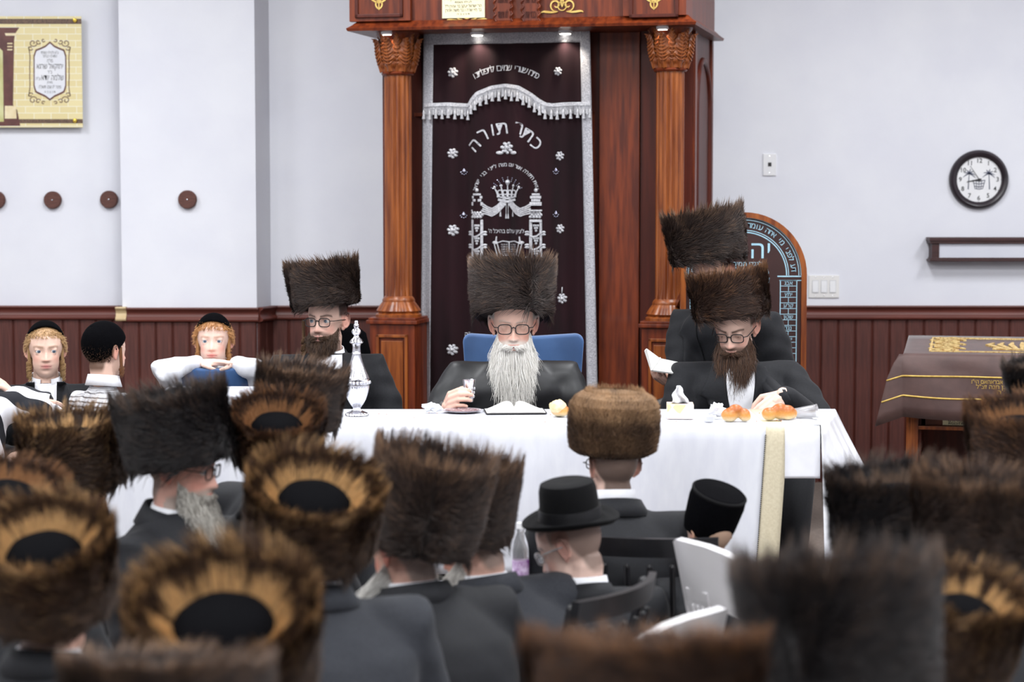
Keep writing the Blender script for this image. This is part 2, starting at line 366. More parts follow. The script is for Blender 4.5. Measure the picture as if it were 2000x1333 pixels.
for u in (uL, uR):
    c = empty('column', (u, COLY, 0), 0, ark)
    MB().lathe([(0, zb1), (rs, zb1), (rs, zb1+.05), (rs, zs1-.05), (rs, zs1), (0, zs1)], 168, fn=lambda a, z: flute(a, z) if zb1+.04 < z < zs1-.04 else 1).build('shaft', M_woodl, c, smooth='auto')
    pet = lambda a, z: 1+.035*math.cos(16*a)
    MB().lathe([(0, zPed), (.112, zPed), (.112, zPed+.012), (.1, zPed+.02), (.104, zPed+.03), (.092, zPed+.05), (.078, zPed+.075), (.072, zb1-.035), (.078, zb1-.03), (.08, zb1-.02), (.075, zb1-.01), (rs, zb1), (0, zb1)], 96, fn=lambda a, z: 1+.05*abs(math.sin(8*a)) if zPed+.025 < z < zb1-.04 else 1).build('base', M_woodl, c, smooth='auto')
    cap = MB().lathe([(0, zs1), (.074, zs1), (.08, zs1+.008), (.074, zs1+.016), (.066, zs1+.02), (.072, zs1+.06), (.076, zs1+.12), (.084, zs1+.17), (.1, zc1-.012), (.104, zc1), (0, zc1)], 40).build('capital', M_wood, c, smooth='auto')
    for k in range(14):
        a = 2*PI*k/7+(PI/7 if k > 6 else 0); 
        if lsrc is None: lsrc = leafmb.build('acanthus_leaf', M_woodl, cap, smooth=True); o = lsrc
        else: o = inst(lsrc, cap)
        r0 = .063 if k < 7 else .055; o.location = (r0*math.cos(a), r0*math.sin(a), zs1+.016); o.rotation_euler = (0, 0, a-PI/2); o.scale = (.85, 1, 1) if k < 7 else (.8, .8, 1.14)
# cornice and frieze
cl, crr = uL-.2, uEr+.06; yF = COLY-.13
def mould(name, z, prof, par=ark, m=M_wood):   # prof (out, dz): around left, front, right
    mb = MB(); K = len(prof); x0, x1 = uL-.16, uEr+.02; v = []
    for d, dz in prof: v += [(x0-d, DEP, z+dz), (x0-d, yF-d, z+dz), (x1+d, yF-d, z+dz), (x1+d, DEP, z+dz)]
    f = []
    for i in range(K-1):
        for q in range(3): f.append((4*i+q, 4*i+q+1, 4*i+q+5, 4*i+q+4))
    f.append((0, 1, 2, 3)); f.append(tuple(4*(K-1)+q for q in (3, 2, 1, 0))); f += [(4*i, 4*(i+1), 4*(i+1)+3, 4*i+3) for i in range(K-1)]
    mb.add(v, f); return mb.build(name, m, par, smooth='auto')
mould('cornice', zCor, [(.0, 0), (.04, .0), (.045, .012), (.03, .022), (.02, .03), (.004, .045), (0, .048)])
MB().box(uL-.155, uEr+.015, yF+.005, DEP, zCor+.04, zCor+.75).build('frieze', M_wood, ark)
zF = zCor+.045
def fr(px, py): return AP.px(px, py, yF)
for (pa, pb) in ((697, 790), (1231, 1327)):   # framed end panels of the frieze
    xa, xb = fr(pa, 20)[0], fr(pb, 20)[0]; zb_ = fr(pa, 36)[1]; e = MB(); e.box(xa-.03, xb+.035, yF-.025, yF+.01, zF, zF+.7, b=.003); eo = e.build('end_block', M_wood, ark)
    mb = MB(); y_ = yF-.025
    for (p, q, r_, s_) in ((xa, xa+.016, zb_, zb_+.5), (xb-.016, xb, zb_, zb_+.5), (xa, xb, zb_, zb_+.016), (xa, xb, zb_+.484, zb_+.5)): mb.box(p, q, y_-.012, y_+.002, r_, s_, b=.003)
    mb.build('panel_frame', M_woodd, eo)
    mb = MB(); xm = (xa+xb)/2; z0 = zb_+.07; yy = y_-.003
    for sg in (-1, 1):
        mb.ribbon([(xm+sg*a, b) for a, b in bez((0, z0), (.05, z0+.005), (.06, z0+.06), (.02, z0+.06))], .008, yy, y_+.001)
        mb.ribbon([(xm+sg*a, b) for a, b in spiral(.045, z0+.07, .022, .006, -90, 270)], .007, yy, y_+.001)
        mb.ribbon([(xm+sg*a, b) for a, b in bez((.0, z0-.03), (.02, z0-.02), (.02, z0), (.005, z0+.01))], .007, yy, y_+.001)
    mb.ribbon([(xm, z0-.035), (xm, z0+.12)], [.004, .012], yy, y_+.001); mb.build('gold_ornament', M_gold, eo)
# gold scrollwork on the middle of the frieze
mb = MB(); yy = yF-.0005
for (cx, cy, sg) in ((912, 30, 1), (1098, 14, -1)):
    x, z = fr(cx, cy)
    for s2 in (1, -1):
        mb.ribbon([(x+s2*a, z+b) for a, b in spiral(.03, .01, .03, .006, -100, 330, 22)], [.004+.004*math.sin(PI*i/22) for i in range(23)], yy-.002, yy+.006)
        mb.ribbon([(x+s2*a, z+b) for a, b in bez((.02, -.02), (.06, -.03), (.09, -.01), (.1, -.025))], [.003+.007*math.sin(PI*i/12) for i in range(13)], yy-.002, yy+.006)
        mb.ribbon([(x+s2*a, z+b) for a, b in bez((0, -.0), (-.02, .05), (.03, .06), (.015, .1))], [.003+.009*math.sin(PI*i/12) for i in range(13)], yy-.002, yy+.006)
    mb.ribbon([(x+a, z+b) for a, b in spiral(0, .005, .02, .02, 0, 360, 18)], .005, yy-.002, yy+.006)
tag(mb.build('gold_scrollwork', M_gold, ark), kind='stuff')
# carved tablets
for k, (pa, pb) in enumerate(((968, 1000), (1022, 1054))):
    xa, za = fr(pa, 42); xb, _ = fr(pb, 42); t = MB().box(xa, xb, yF-.016, yF+.006, za, za+.45, b=.004).build('carved_tablet', M_wood, ark)
    mb = MB()
    for j in range(3):
        z = za+.03+j*.07; text(mb, ('לא תחמד', 'לא תענה', 'לא תגנב')[j] if k == 0 else ('כבד את', 'זכור את', 'לא תשא')[j], (xa+xb)/2, z, .05, yF-.0165, maxw=(xb-xa)*.62, extrude=.05)
    tag(mb.build('raised_lettering', M_woodd, t), kind='stuff')
    for xx in (xa, xb):
        mb = MB(); mb.tube([(xx+.006*math.cos(i*1.2), yF-.016+.004*math.sin(i*1.2), za+i*.0065) for i in range(66)], .0045, 5); mb.build('rope_edge', M_wood, t, smooth=True)
# paper notice
xa, za = fr(864, 36); xb, _ = fr(947, 36)
pn = MB().box(xa, xb, yF-.004, yF+.004, za, za+.3, b=.0008).build('paper_notice', M_cream, ark); tag(pn, 'cream printed paper notice taped to the frieze')
mb = MB()
for j, (s, sz, wf) in enumerate((("ת נ צ ב ה", .012, .3), ("בר חיי שרה ו בר משה אהרן", .02, .86), ("הר' ישראל יעקב בר אהרן ז\"ל", .02, .86), ("לעילוי נשמת", .014, .4), ("הרב יהושע דוד הארמאן הי\"ו", .026, .88), ("נדבת ידידינו החשוב", .024, .8))):
    text(mb, s, (xa+xb)/2, za+.018+j*.0185, sz, yF-.0045, bold=.012, maxw=(xb-xa)*wf)
mb.build('printed_lettering', M_black, pn)
# small puck lights under the cornice
plsrc = None
for (px, py, yo) in ((758, 60, COLY-.08), (932, 58, -.02), (1104, 55, -.02), (1296, 51, COLY-.08)):
    u = AP.px(px, py, yo)[0]; d = MB().lathe([(0, 0), (.034, 0), (.034, -.014), (.028, -.016), (0, -.016)], 24).build('puck_light', M_white, ark, smooth='auto', loc=(u, yo, zCor+.002))
    MB().lathe([(0, -.0165), (.026, -.0165), (.026, -.019), (0, -.0195)], 20).build('lens', M_lamp, d)
    l = bpy.data.lights.new('puck_lamp', 'SPOT'); l.energy = 9 if yo < -.1 else 6; l.color = (1, .9, .75); l.spot_size = R(120); l.spot_blend = .6; l.shadow_soft_size = .02
    lo = bpy.data.objects.new('puck_lamp', l); link(lo, ark); lo.location = (u, yo, zCor-.022)
# ------------------------------------------------------------------ the curtain
def U(px, py, off=CURT): return AP.px(px, py, off)
KP = 1/404.0
def fold(u, z):
    zt = zCor
    f = .015*math.sin(u*33+.6)+.010*math.sin(u*57+1.9+.5*z)+.006*math.sin(u*19+z*1.3)
    return f*(.35+.65*min(1, max(0, (zt-z)/1.0)))
def drape(mb, off):   # lay flat work onto the folds
    mb.v = [(p[0], CURT+fold(p[0], p[2])-off+p[1], p[2]) for p in mb.v]; return mb
cur = empty('ark_curtain', AO, AA); tag(cur, 'dark burgundy velvet ark curtain with silver border and silver embroidery', 'curtain')
u0, zt = U(828, 65); u1 = U(1152, 65)[0]; zbot = .3
ub0 = U(820, 800)[0]; ub1 = U(1168, 800)[0]; zlow = U(820, 800)[1]
def edge(z):
    t = (zt-z)/(zt-zlow); return u0+(ub0-u0)*t, u1+(ub1-u1)*t
NX, NZ = 90, 40; mb = MB()
v = []
for j in range(NZ+1):
    z = zt+(zbot-zt)*j/NZ; a, b = edge(z)
    for i in range(NX+1): u = a+(b-a)*i/NX; v.append((u, CURT+fold(u, z), z))
f = [(j*(NX+1)+i, j*(NX+1)+i+1, (j+1)*(NX+1)+i+1, (j+1)*(NX+1)+i) for j in range(NZ) for i in range(NX)]
co = mb.add(v, f).build('velvet', M_velvet, cur, smooth=True); sd = co.modifiers.new('t', 'SOLIDIFY'); sd.thickness = .004; sd.offset = 1
def strip(name, fa, fb, z0, z1, nx, nz, off, m, par=cur):
    mb = MB(); v = []
    for j in range(nz+1):
        z = z0+(z1-z0)*j/nz; a, b = fa(z), fb(z)
        for i in range(nx+1): v.append((a+(b-a)*i/nx, 0, z))
    mb.add(v, [(j*(nx+1)+i, j*(nx+1)+i+1, (j+1)*(nx+1)+i+1, (j+1)*(nx+1)+i) for j in range(nz) for i in range(nx)]); drape(mb, off)
    o = mb.build(name, m, par, smooth=True); s = o.modifiers.new('t', 'SOLIDIFY'); s.thickness = .003; s.offset = -1; return o
bw = .05
strip('silver_border', lambda z: edge(z)[0]-.002, lambda z: edge(z)[0]+bw, zt, zbot, 6, 90, .006, M_silver)
strip('silver_border', lambda z: edge(z)[1]-bw*.95, lambda z: edge(z)[1]+.002, zt, zbot, 6, 90, .006, M_silver)
strip('silver_border', lambda z: edge(z)[0]-.002, lambda z: edge(z)[1]+.002, zt+.004, U(990, 85)[1], 80, 4, .008, M_silver)
# hooks
for px in (845, 890, 960, 1010, 1050, 1090, 1135):
    u = U(px, 60)[0]; MB().tube([(u, CURT, zCor-.002), (u+.004, CURT, zCor-.012), (u, CURT-.003, zt+.004), (u-.004, CURT, zt-.008)], .0022, 6).build('curtain_hook', M_metal, cur, smooth=True)
# fringe band of the valance
fp = [U(*p) for p in ((829, 206), (875, 204), (916, 206), (922, 196), (934, 183), (960, 172), (988, 167), (1014, 171), (1036, 184), (1052, 196), (1066, 204), (1080, 206), (1120, 203), (1154, 203))]
def resample(P, n):
    d = [0]
    for a, b in zip(P, P[1:]): d.append(d[-1]+math.hypot(b[0]-a[0], b[1]-a[1]))
    return [(float(np.interp(t, d, [p[0] for p in P])), float(np.interp(t, d, [p[1] for p in P]))) for t in np.linspace(0, d[-1], n)]
fpp = resample(fp, 70)
mb = MB(); mb.ribbon(fpp, .017, -.003, .003); drape(mb, .014); band = mb.build('valance_band', M_silv2, cur, smooth='auto')
mb = MB()
for (u, z) in resample(fp, 240):
    l = .05+random.uniform(-.004, .004); mb.add([(u-.0011, 0, z-.006), (u+.0011, 0, z-.006), (u+.0011+random.uniform(-.002, .002), -.003, z-l), (u-.0011, -.003, z-l), (u, .003, z-.006)], [(0, 1, 2, 3), (0, 4, 3), (1, 4, 2)])
drape(mb, .014); tag(mb.build('fringe', M_silv2, cur), kind='stuff')
ts = MB().lathe([(0, 0), (.003, -.001), (.0035, -.008), (.0055, -.014), (.0065, -.02), (.005, -.024), (.009, -.045), (.0085, -.047), (0, -.047)], 10); tsrc = None
for i, (u, z) in enumerate(resample(fp, 29)):
    if tsrc is None: tsrc = ts.build('tassel', M_silv2, band, smooth='auto'); o = tsrc
    else: o = inst(tsrc, band)
    o.location = (u, CURT+fold(u, z)-.02, z-.02-.004*(i % 2))
# lettering
mb = MB(); c = U(988, 262); arc_text(mb, 'פתח שערי שמים לתפלתנו', c[0], c[1], 128*KP, 61, 119, .044, 0, .0); drape(mb, .006); mb.build('embroidered_lettering', M_silv2, cur)
mb = MB()
for ch, px, py, a in (('כ', 1048, 281, -42), ('ת', 1031, 264, -34), ('ר', 1015, 251, -14), ('ת', 981, 251, 8), ('ו', 963, 254, 10), ('ר', 945, 264, 26), ('ה', 928, 284, 48)):
    u, z = U(px, py); text(mb, ch, u, z, .092, 0, R(a), .0)
drape(mb, .006); mb.build('embroidered_title', M_silv2, cur)
mb = MB(); c = U(989, 385); arc_text(mb, 'וזאת התורה אשר שם משה לפני בני ישראל', c[0], c[1], 63*KP, 14, 166, .026, 0, .004)
u, z = U(990, 452); text(mb, 'לציון עולם בהיכל ה\'', u, z, .028, 0, 0, .004, maxw=72*KP)
u, z = U(895, 654); text(mb, 'ע"ה', u+.05, z, .03, 0, 0, .004); drape(mb, .006); tag(mb.build('embroidered_verse', M_silv2, cur), kind='stuff')
# roses
def rose(mb, u, z, r):
    mb.sphere((u, -.001, z), (r*.35, r*.45, r*.35), 8, 6)
    for ring, (n, rr) in enumerate(((3, .32), (5, .62), (7, .85))):
        for k in range(n):
            a = 2*PI*k/n+ring*.6; mb.sphere((u+rr*r*math.cos(a), .001+.0012*ring, z+rr*r*math.sin(a)), (r*.34, r*.3, r*.3), 7, 5)
for px, py, r, leaves in ((885, 142, 9, 0), (1091, 140, 7.5, 0), (885, 300, 9, 0), (1095, 305, 8, 0), (886, 450, 10, 0), (1096, 447, 8, 0), (885, 683, 10, 0), (1100, 583, 9, 0), (990, 289, 11, 1)):
    mb = MB(); u, z = U(px, py); rose(mb, u, z, r*KP)
    if leaves:
        for sg in (-1, 1): mb.sphere((u+sg*.034, 0, z-.024), (.018, .005, .009), 8, 5)
    if py == 583: mb.ribbon([(u, z+.02), (u+.002, z+.055)], .004, -.002, .002)
    drape(mb, .008); mb.build('silver_rose', M_silv2, cur, smooth=True)
M_cryst = mat('crystal', rgb(225, 225, 240), .1, .6, col2=rgb(180, 180, 215), scale=90)
for px, py in ((905, 334), (1087, 333), (904, 419), (1087, 417)):
    mb = MB(); u, z = U(px, py); mb.sphere((u, 0, z), (.009, .006, .007), 6, 4); mb.sphere((u, 0, z+.008), .004, 6, 4)
    for k in range(5): a = R(200+35*k); mb.sphere((u+.015*math.cos(a), 0, z+.017*math.sin(a)), .003, 6, 4)
    drape(mb, .008); mb.build('crystal_drop', M_cryst, cur, smooth=True)
# pillars
for px in (933, 1046):
    mb = MB(); g = lambda q, py: (U(px, py)[0]+q*KP, U(px, py)[1])
    for (py0, py1, hw) in ((378, 382, 8), (383, 388, 11), (389, 394, 9), (395, 402, 12), (410, 413, 13)):
        xa, za = g(-hw, py1); xb, zb_ = g(hw, py0); mb.box(xa, xb, -.004, .002, za, zb_, b=.001)
    u, z = g(0, 372); mb.sphere((u, 0, z), .01, 8, 6)
    for j in range(3):
        for i in range(4): u, z = g(-9+6*i+(3 if j % 2 else 0)-1.5, 416+4*j); mb.sphere((u, 0, z), (.0075, .004, .0075), 6, 4)
    for q in (-10, 10): mb.ribbon([g(q, 430), g(q, 470), g(q, 530)], 5*KP, -.003, .002)
    xa, za = g(-12, 434); xb, zb_ = g(12, 429); mb.box(xa, xb, -.004, .002, za, zb_)
    for k in range(4):
        py = 446+k*25; u, z = g(0, py)
        for (a, b) in ((-4, 5), (0, 5), (4, 5), (-2, 0), (2, 0), (0, -5)): mb.sphere((u+a*KP, -.001, z+b*KP), (.0065, .005, .0065), 6, 4)
        mb.ribbon([g(-12, py+14), g(-6, py+17), g(2, py+15), g(9, py+10), g(14, py+7)], [.006, .008, .008, .007, .004], -.006, -.001)
        for sg in (-1, 1):
            for dy in (-4, 4): u2, z2 = g(sg*16, py+10+dy*sg*.6); mb.sphere((u2, -.002, z2), (.011, .003, .006), 6, 4)
    drape(mb, .006); mb.build('embroidered_pillar', M_silv2, cur, smooth='auto')
# swags, crown, scroll
mb = MB()
for sg in (-1, 1):
    for k in range(5):
        p = [U(990+sg*q[0], q[1]+k*3.6) for q in ((46, 398+k*1.2), (38, 404), (28, 408), (18, 402), (9, 392), (3, 384))]; mb.ribbon(resample(p, 16), .0062, -.003-.0008*(k % 2), .002)
    for q, L in ((2, 26), (12, 22)):
        u, z = U(990+sg*q, 392); mb.ribbon([(u, z), (u, z-L*KP)], .002, -.003, .001); mb.prism([(u-.002, z-L*KP), (u+.002, z-L*KP), (u+.004, z-(L+9)*KP), (u-.004, z-(L+9)*KP)], -.003, .001)
drape(mb, .006); mb.build('embroidered_swag', M_silv2, cur, smooth='auto')
mb = MB(); C0 = lambda x, y: U(991+x, 392-y)
mb.ribbon(resample([C0(-17, 2), C0(0, -2), C0(17, 2)], 9), .011, -.005, .002); mb.ribbon(resample([C0(-19, 8), C0(0, 4), C0(19, 8)], 9), .007, -.005, .002)
for k in (-2, -1, 0, 1, 2):
    x = k*9.5; top = 30-abs(k)*3; mb.ribbon([C0(k*8, 7), C0(x*1.05, 18), C0(x*1.25, top)], [.01, .006, .004], -.004, .002); u, z = C0(x*1.27, top+2); mb.sphere((u, 0, z), .007, 7, 5)
    if abs(k) < 2:
        for sg in (-1, 1): mb.ribbon([(C0(x+sg*4, 14)[0]+.011*math.cos(t), C0(x, 16)[1]+.011*math.sin(t)) for t in [i*2*PI/10 for i in range(11)]], .0045, -.004, .001)
    u, z = C0(k*7.5, 8); mb.sphere((u, -.003, z), .005, 6, 4)
u, z = C0(0, 36); mb.sphere((u, 0, z), .012, 8, 6)
drape(mb, .007); mb.build('embroidered_crown', M_silv2, cur, smooth='auto')
mb = MB()
for k in range(9):
    a = R(20+17.5*k)
    for rr in (34, 39, 44): u, z = U(991+rr*.72*math.cos(a), 378-rr*.72*math.sin(a)); mb.sphere((u, 0, z), .0026, 5, 4)
drape(mb, .007); mb.build('crystal_rays', M_cryst, cur)
mb = MB(); S = lambda x, y: U(994+x, 488+y)
mb.ribbon(resample([S(-26, -12), S(-12, -17), S(0, -15), S(12, -17), S(26, -12)], 16), .005, -.004, .002); mb.ribbon(resample([S(-20, 16), S(-9, 11), S(0, 12), S(9, 11), S(20, 16)], 16), .005, -.004, .002)
mb.ribbon([S(0, -15), S(0, 12)], .005, -.004, .002)
for sg in (-1, 1):
    mb.ribbon([S(sg*28, -14), S(sg*20, 18)], .004, -.004, .002); mb.ribbon([S(sg*22, -13), S(sg*15, 15)], .004, -.004, .002)
    u, z = S(sg*26, -14); mb.sphere((u, 0, z), (.014, .005, .008), 8, 5); u, z = S(sg*18, 18); mb.sphere((u, 0, z), (.011, .005, .007), 8, 5)
    mb.ribbon([S(sg*24, -16), S(sg*23, -26)], [.008, .005], -.004, .002); mb.ribbon([S(sg*18, 20), S(sg*18, 28)], .005, -.004, .002)
    for j in range(5): u, z = S(sg*9, -10+j*4.6); text(mb, ('אנכי ה', 'לא יהיה', 'לא תשא', 'זכור את', 'כבד את')[j] if sg > 0 else ('לא תרצח', 'לא תנאף', 'לא תגנב', 'לא תענה', 'לא תחמד')[j], u, z, .012, 0, 0, .0, maxw=.03)
drape(mb, .006); mb.build('embroidered_scroll', M_silv2, cur)
# ------------------------------------------------------------------ things on and by the wall
WP = Plane((0, WALLY, 0), 0)
def onz(px, py, z):
    d = ray(px, py); return Vector((0, 0, CAMH))+d*((z-CAMH)/d.z)
KW = WALLY/FPX
RX = Matrix.Rotation(PI/2, 4, 'X')      # lathe z -> towards the room (-y)
M_disc = mat('disc_wood', rgb(98, 58, 48), .6, col2=rgb(78, 44, 36), scale=30, stretch=(1, 1, 4))
dn = ('leftmost, by the picture edge', 'second from the left, below the printed plaque', 'third one, beside the pilaster', 'alone on the white pilaster')
for i, (px, py, Y, r) in enumerate(((-6, 391, WALLY, 17.5), (104, 391, WALLY, 17), (214, 390, WALLY, 17.2), (367, 390, PY, 18))):
    c = at(px, py, Y); s = Y/FPX; t = empty('wall_disc', (c.x, Y, c.z)); tag(t, 'round brown wooden disc on the wall, '+dn[i], 'disc', 'wooden wall discs')
    MB().lathe([(0, 0), (r*s, 0), (r*s, .022), (r*s-.004, .027), (0, .027)], 40, RX).build('plate', M_disc, t, smooth='auto')
    MB().lathe([(0, .027), (.005, .027), (.004, .03), (0, .031)], 12, RX).build('screw_head', M_metal, t, smooth='auto')
# printed plaque
pq = empty('wall_plaque', (0, WALLY, 0)); tag(pq, 'cream printed memorial plaque with brick pattern and framed black lettering', 'plaque')
M_pl = bpy.data.materials.new('plaque_print'); M_pl.use_nodes = True; nt = M_pl.node_tree; b = nt.nodes['Principled BSDF']; br = nt.nodes.new('ShaderNodeTexBrick'); tc = nt.nodes.new('ShaderNodeTexCoord'); mp = nt.nodes.new('ShaderNodeMapping')
mp.inputs['Rotation'].default_value = (PI/2, 0, 0); nt.links.new(tc.outputs['Object'], mp.inputs[0]); nt.links.new(mp.outputs[0], br.inputs['Vector']); nt.links.new(br.outputs[0], b.inputs['Base Color']); b.inputs['Roughness'].default_value = .25
for k, v in (('Color1', (*rgb(236, 222, 170), 1)), ('Color2', (*rgb(228, 212, 158), 1)), ('Mortar', (*rgb(244, 240, 222), 1)), ('Scale', 1.0), ('Mortar Size', .0016), ('Brick Width', .09), ('Row Height', .0345)): br.inputs[k].default_value = v
def W_(px, py, off=-.04): return WP.px(px, py, off)
xa, za = W_(-330, 249); xb, zb_ = W_(159, 32)
MB().box(xa, xb, -.045, -.038, za, zb_, b=.0015).build('board', M_pl, pq)
M_bord = mat('plaque_border', rgb(120, 92, 70), .4, col2=rgb(70, 50, 44), scale=180); M_plbr = mat('plaque_brown', rgb(104, 58, 52), .4, col2=rgb(84, 44, 40), scale=20); M_plw = mat('plaque_white', rgb(238, 238, 242), .25, col2=rgb(226, 228, 236), scale=6); M_plcr = mat('plaque_cream', rgb(240, 226, 190), .4, col2=rgb(226, 206, 160), scale=20); M_plgl = mat('plaque_glow', rgb(214, 212, 160), .4, col2=rgb(190, 186, 120), scale=14)
for (p0, p1) in ((37, 47), (233, 241)): x_, z0_ = W_(0, p1); _, z1_ = W_(0, p0); MB().box(xa, xb, -.0462, -.044, z0_, z1_).build('border_band', M_bord, pq)
for py in (40, 236):
    x_, z_ = W_(147, py); MB().lathe([(0, 0), (.012, 0), (.012, .006), (.009, .01), (0, .011)], 20, Matrix.Translation((x_, -.045, z_)) @ RX).build('brass_stud', M_brass, pq, smooth='auto'); MB().lathe([(0, 0), (.007, 0), (.007, .04), (0, .04)], 12, Matrix.Translation((x_, -.001, z_)) @ RX).build('standoff', M_brass, pq, smooth='auto')
poly = [(-170, 80), (37, 80), (37, 55), (30, 62), (15, 66), (15, 210), (30, 222), (40, 247), (-170, 247)]
def pz(L, y0, y1, name, m): MB().prism([W_(*q) for q in L], y0, y1).build(name, m, pq)
pz([(-180, 247), (-180, 54), (38, 54), (30, 66), (28, 78), (26, 205), (34, 215), (40, 246)], -.0464, -.044, 'printed_arch', M_plbr)
pz([(-140, 240), (-140, 100), (-120, 84), (-60, 70), (-10, 84), (6, 100), (8, 238)], -.0468, -.0458, 'printed_doorway', M_plgl)
pz([(11, 205), (11, 66), (27, 64), (27, 78), (25, 205)], -.047, -.046, 'printed_column', M_plbr)
pz([(10, 207), (32, 207), (33, 232), (10, 232)], -.0472, -.046, 'printed_plinth', M_plcr); pz([(10, 65), (36, 65), (32, 70), (12, 70)], -.0472, -.046, 'printed_capital', M_plcr)
for py in (84, 90, 96): pz([(15, py), (25, py), (25, py+2.5), (15, py+2.5)], -.0474, -.046, 'printed_ring', M_plcr)
def oval(k): return [(98+a*k, 139+b_*k) for a, b_ in ((0, -58), (9, -50), (20, -45), (28, -42), (30, -36), (32, -30), (32, 30), (30, 37), (28, 42), (20, 46), (9, 51), (0, 58), (-9, 51), (-20, 46), (-28, 42), (-30, 37), (-32, 30), (-32, -30), (-30, -36), (-28, -42), (-20, -45), (-9, -50))]
pz(oval(1.0), -.0464, -.044, 'text_frame', M_plbr); pz(oval(.93), -.0468, -.0455, 'text_panel', M_plw)
mb = MB()
for sx in (-1, 1):
    for sz in (-1, 1):
        for (cx, cz, r0, tw) in ((32, 56, 8, 400), (22, 58, 5, 330), (37, 46, 5, 330), (12, 61, 3.5, 300)):
            mb.ribbon([W_(97+sx*(cx+a), 140+sz*(cz+b_)) for a, b_ in spiral(0, 0, r0, 1.5, 200, 200+tw, 16)], .0042, -.0464, -.044)
    mb.ribbon([W_(97+sx*a, b_) for a, b_ in bez((41, 92), (35, 115), (40, 125), (38, 140))+bez((38, 140), (40, 155), (35, 165), (41, 188))], .004, -.0464, -.044)
tag(mb.build('printed_scrolls', M_plbr, pq), kind='stuff'); mb = MB()
for s, px, py, sz, wpx, bo in (('ע"ש ולעילוי נשמת', 98, 103, .022, 34, .0), ('התורני הבחור', 98, 110, .022, 28, 0), ('מו"ה', 98, 119, .026, 11, 0), ('יחזקאל שרגא', 98, 130, .042, 51, .0), ('ב"ר', 98, 141, .024, 9, 0), ('שלמה יודא', 103, 152, .044, 43, .0), ('ע"ה', 75, 154, .024, 9, 0), ('(מארגו)', 98, 161, .018, 11, 0), ('נפטר י"ג שבט תשפ"ה', 98, 170, .024, 43, .0), ('ת נ צ ב ה', 98, 180, .018, 21, 0)):
    x_, z_ = W_(px, py); text(mb, s, x_, z_, sz, -.0472, bold=bo, maxw=wpx*KW)
tag(mb.build('printed_lettering', M_black, pq), kind='stuff')
# wall plates
x_, z_ = WP.px(1503, 322); t = empty('wall_jack', (x_, WALLY, z_)); tag(t, 'small white wall plate with one black socket, right of the ark', 'wall plate')
MB().box(-.035, .035, -.008, 0, -.058, .058, b=.003).build('plate', M_white, t); MB().box(-.009, .009, -.01, -.006, -.009, .012).build('socket', M_black, t)
for sz in (-1, 1): MB().lathe([(0, 0), (.003, 0), (0, .001)], 8, Matrix.Translation((0, -.008, sz*.045)) @ RX).build('screw', M_metal, t)
x_, z_ = WP.px(1609, 560); t = empty('light_switch', (x_, WALLY, z_)); tag(t, 'white light switch plate with three rockers above the wainscot', 'light switch')
MB().box(-.081, .081, -.008, 0, -.06, .06, b=.003).build('plate', mat('switch_plate', rgb(236, 234, 232), .4, col2=rgb(230, 228, 226), scale=9), t)
for i in (-1, 0, 1):
    MB().box(i*.046-.0175, i*.046+.0175, -.0095, -.006, -.034, .034).build('rocker_frame', mat('switch_grey', rgb(206, 206, 208), .5, col2=rgb(196, 196, 200), scale=9), t)
    MB().add([(i*.046+a, b_, c) for a in (-.015, .015) for (b_, c) in ((-.008, -.031), (-.0125, -.031), (-.0095, .031), (-.008, .031))], [(0, 1, 2, 3), (7, 6, 5, 4), (0, 4, 5, 1), (1, 5, 6, 2), (2, 6, 7, 3), (3, 7, 4, 0)]).build('rocker', M_white, t)
    for sz in (-1, 1): MB().lathe([(0, 0), (.003, 0), (0, .001)], 8, Matrix.Translation((i*.046, -.008, sz*.049)) @ RX).build('screw', M_metal, t)
# clock
x_, z_ = WP.px(1911, 351); rc = 57.5*KW; t = empty('wall_clock', (x_, WALLY, z_)); tag(t, 'round wall clock with dark rim, black numerals and palm tree print', 'clock')
MB().lathe([(rc*.76, .0), (rc, 0), (rc, .014), (rc*.97, .026), (rc*.9, .034), (rc*.83, .03), (rc*.8, .024), (rc*.76, .02), (rc*.76, 0)], 56, RX).build('rim', mat('clock_rim', rgb(52, 44, 50), .35, col2=rgb(40, 34, 40), scale=12), t, smooth='auto')
MB().lathe([(0, .004), (rc*.79, .004), (rc*.79, .012), (0, .012)], 48, RX).build('dial', M_white, t)
mb = MB()
for h in range(1, 13): a = R(90-30*h); text(mb, str(h), rc*.63*math.cos(a), rc*.63*math.sin(a), .033, -.0135, 0, .012, rev=False)
mb.build('numerals', M_black, t); mb = MB()
for q in range(12): a = R(30*q); mb.ribbon([(rc*.73*math.cos(a), rc*.73*math.sin(a)), (rc*.78*math.cos(a), rc*.78*math.sin(a))], .0022, -.0135, -.012)
mb.build('tick_marks', M_black, t)
M_print = mat('clock_print', rgb(60, 66, 92), .6, col2=rgb(80, 84, 104), scale=60); mb = MB()
for sg in (-1, 1):
    bx = sg*rc*.36; mb.ribbon([(bx*1.0, -rc*.33), (bx*.96, 0), (bx*.92, rc*.2)], [.005, .004, .003], -.0134, -.012)
    for a in (10, 45, 80, 115, 150, 190, -15): mb.ribbon([(bx*.92+l*math.cos(R(a)), rc*.2+l*math.sin(R(a))-3.2*l*l*(1+abs(math.cos(R(a))))*2) for l in (0, .012, .024, .034)], [.005, .006, .004, .001], -.0134, -.012)
mb.build('palm_print', M_print, t); mb = MB()
for q in range(5): mb.ribbon([(-rc*.2+rc*.1*q, -rc*.02), (-rc*.13+rc*.065*q, -rc*.3)], .003, -.0134, -.012)
for zz, w_ in ((-.02, .22), (-.12, .19), (-.22, .16), (-.3, .14)): mb.ribbon([(-rc*w_, rc*zz), (0, rc*(zz-.03)), (rc*w_, rc*zz)], .0035, -.0134, -.012)
mb.build('basket_print', M_print, t)
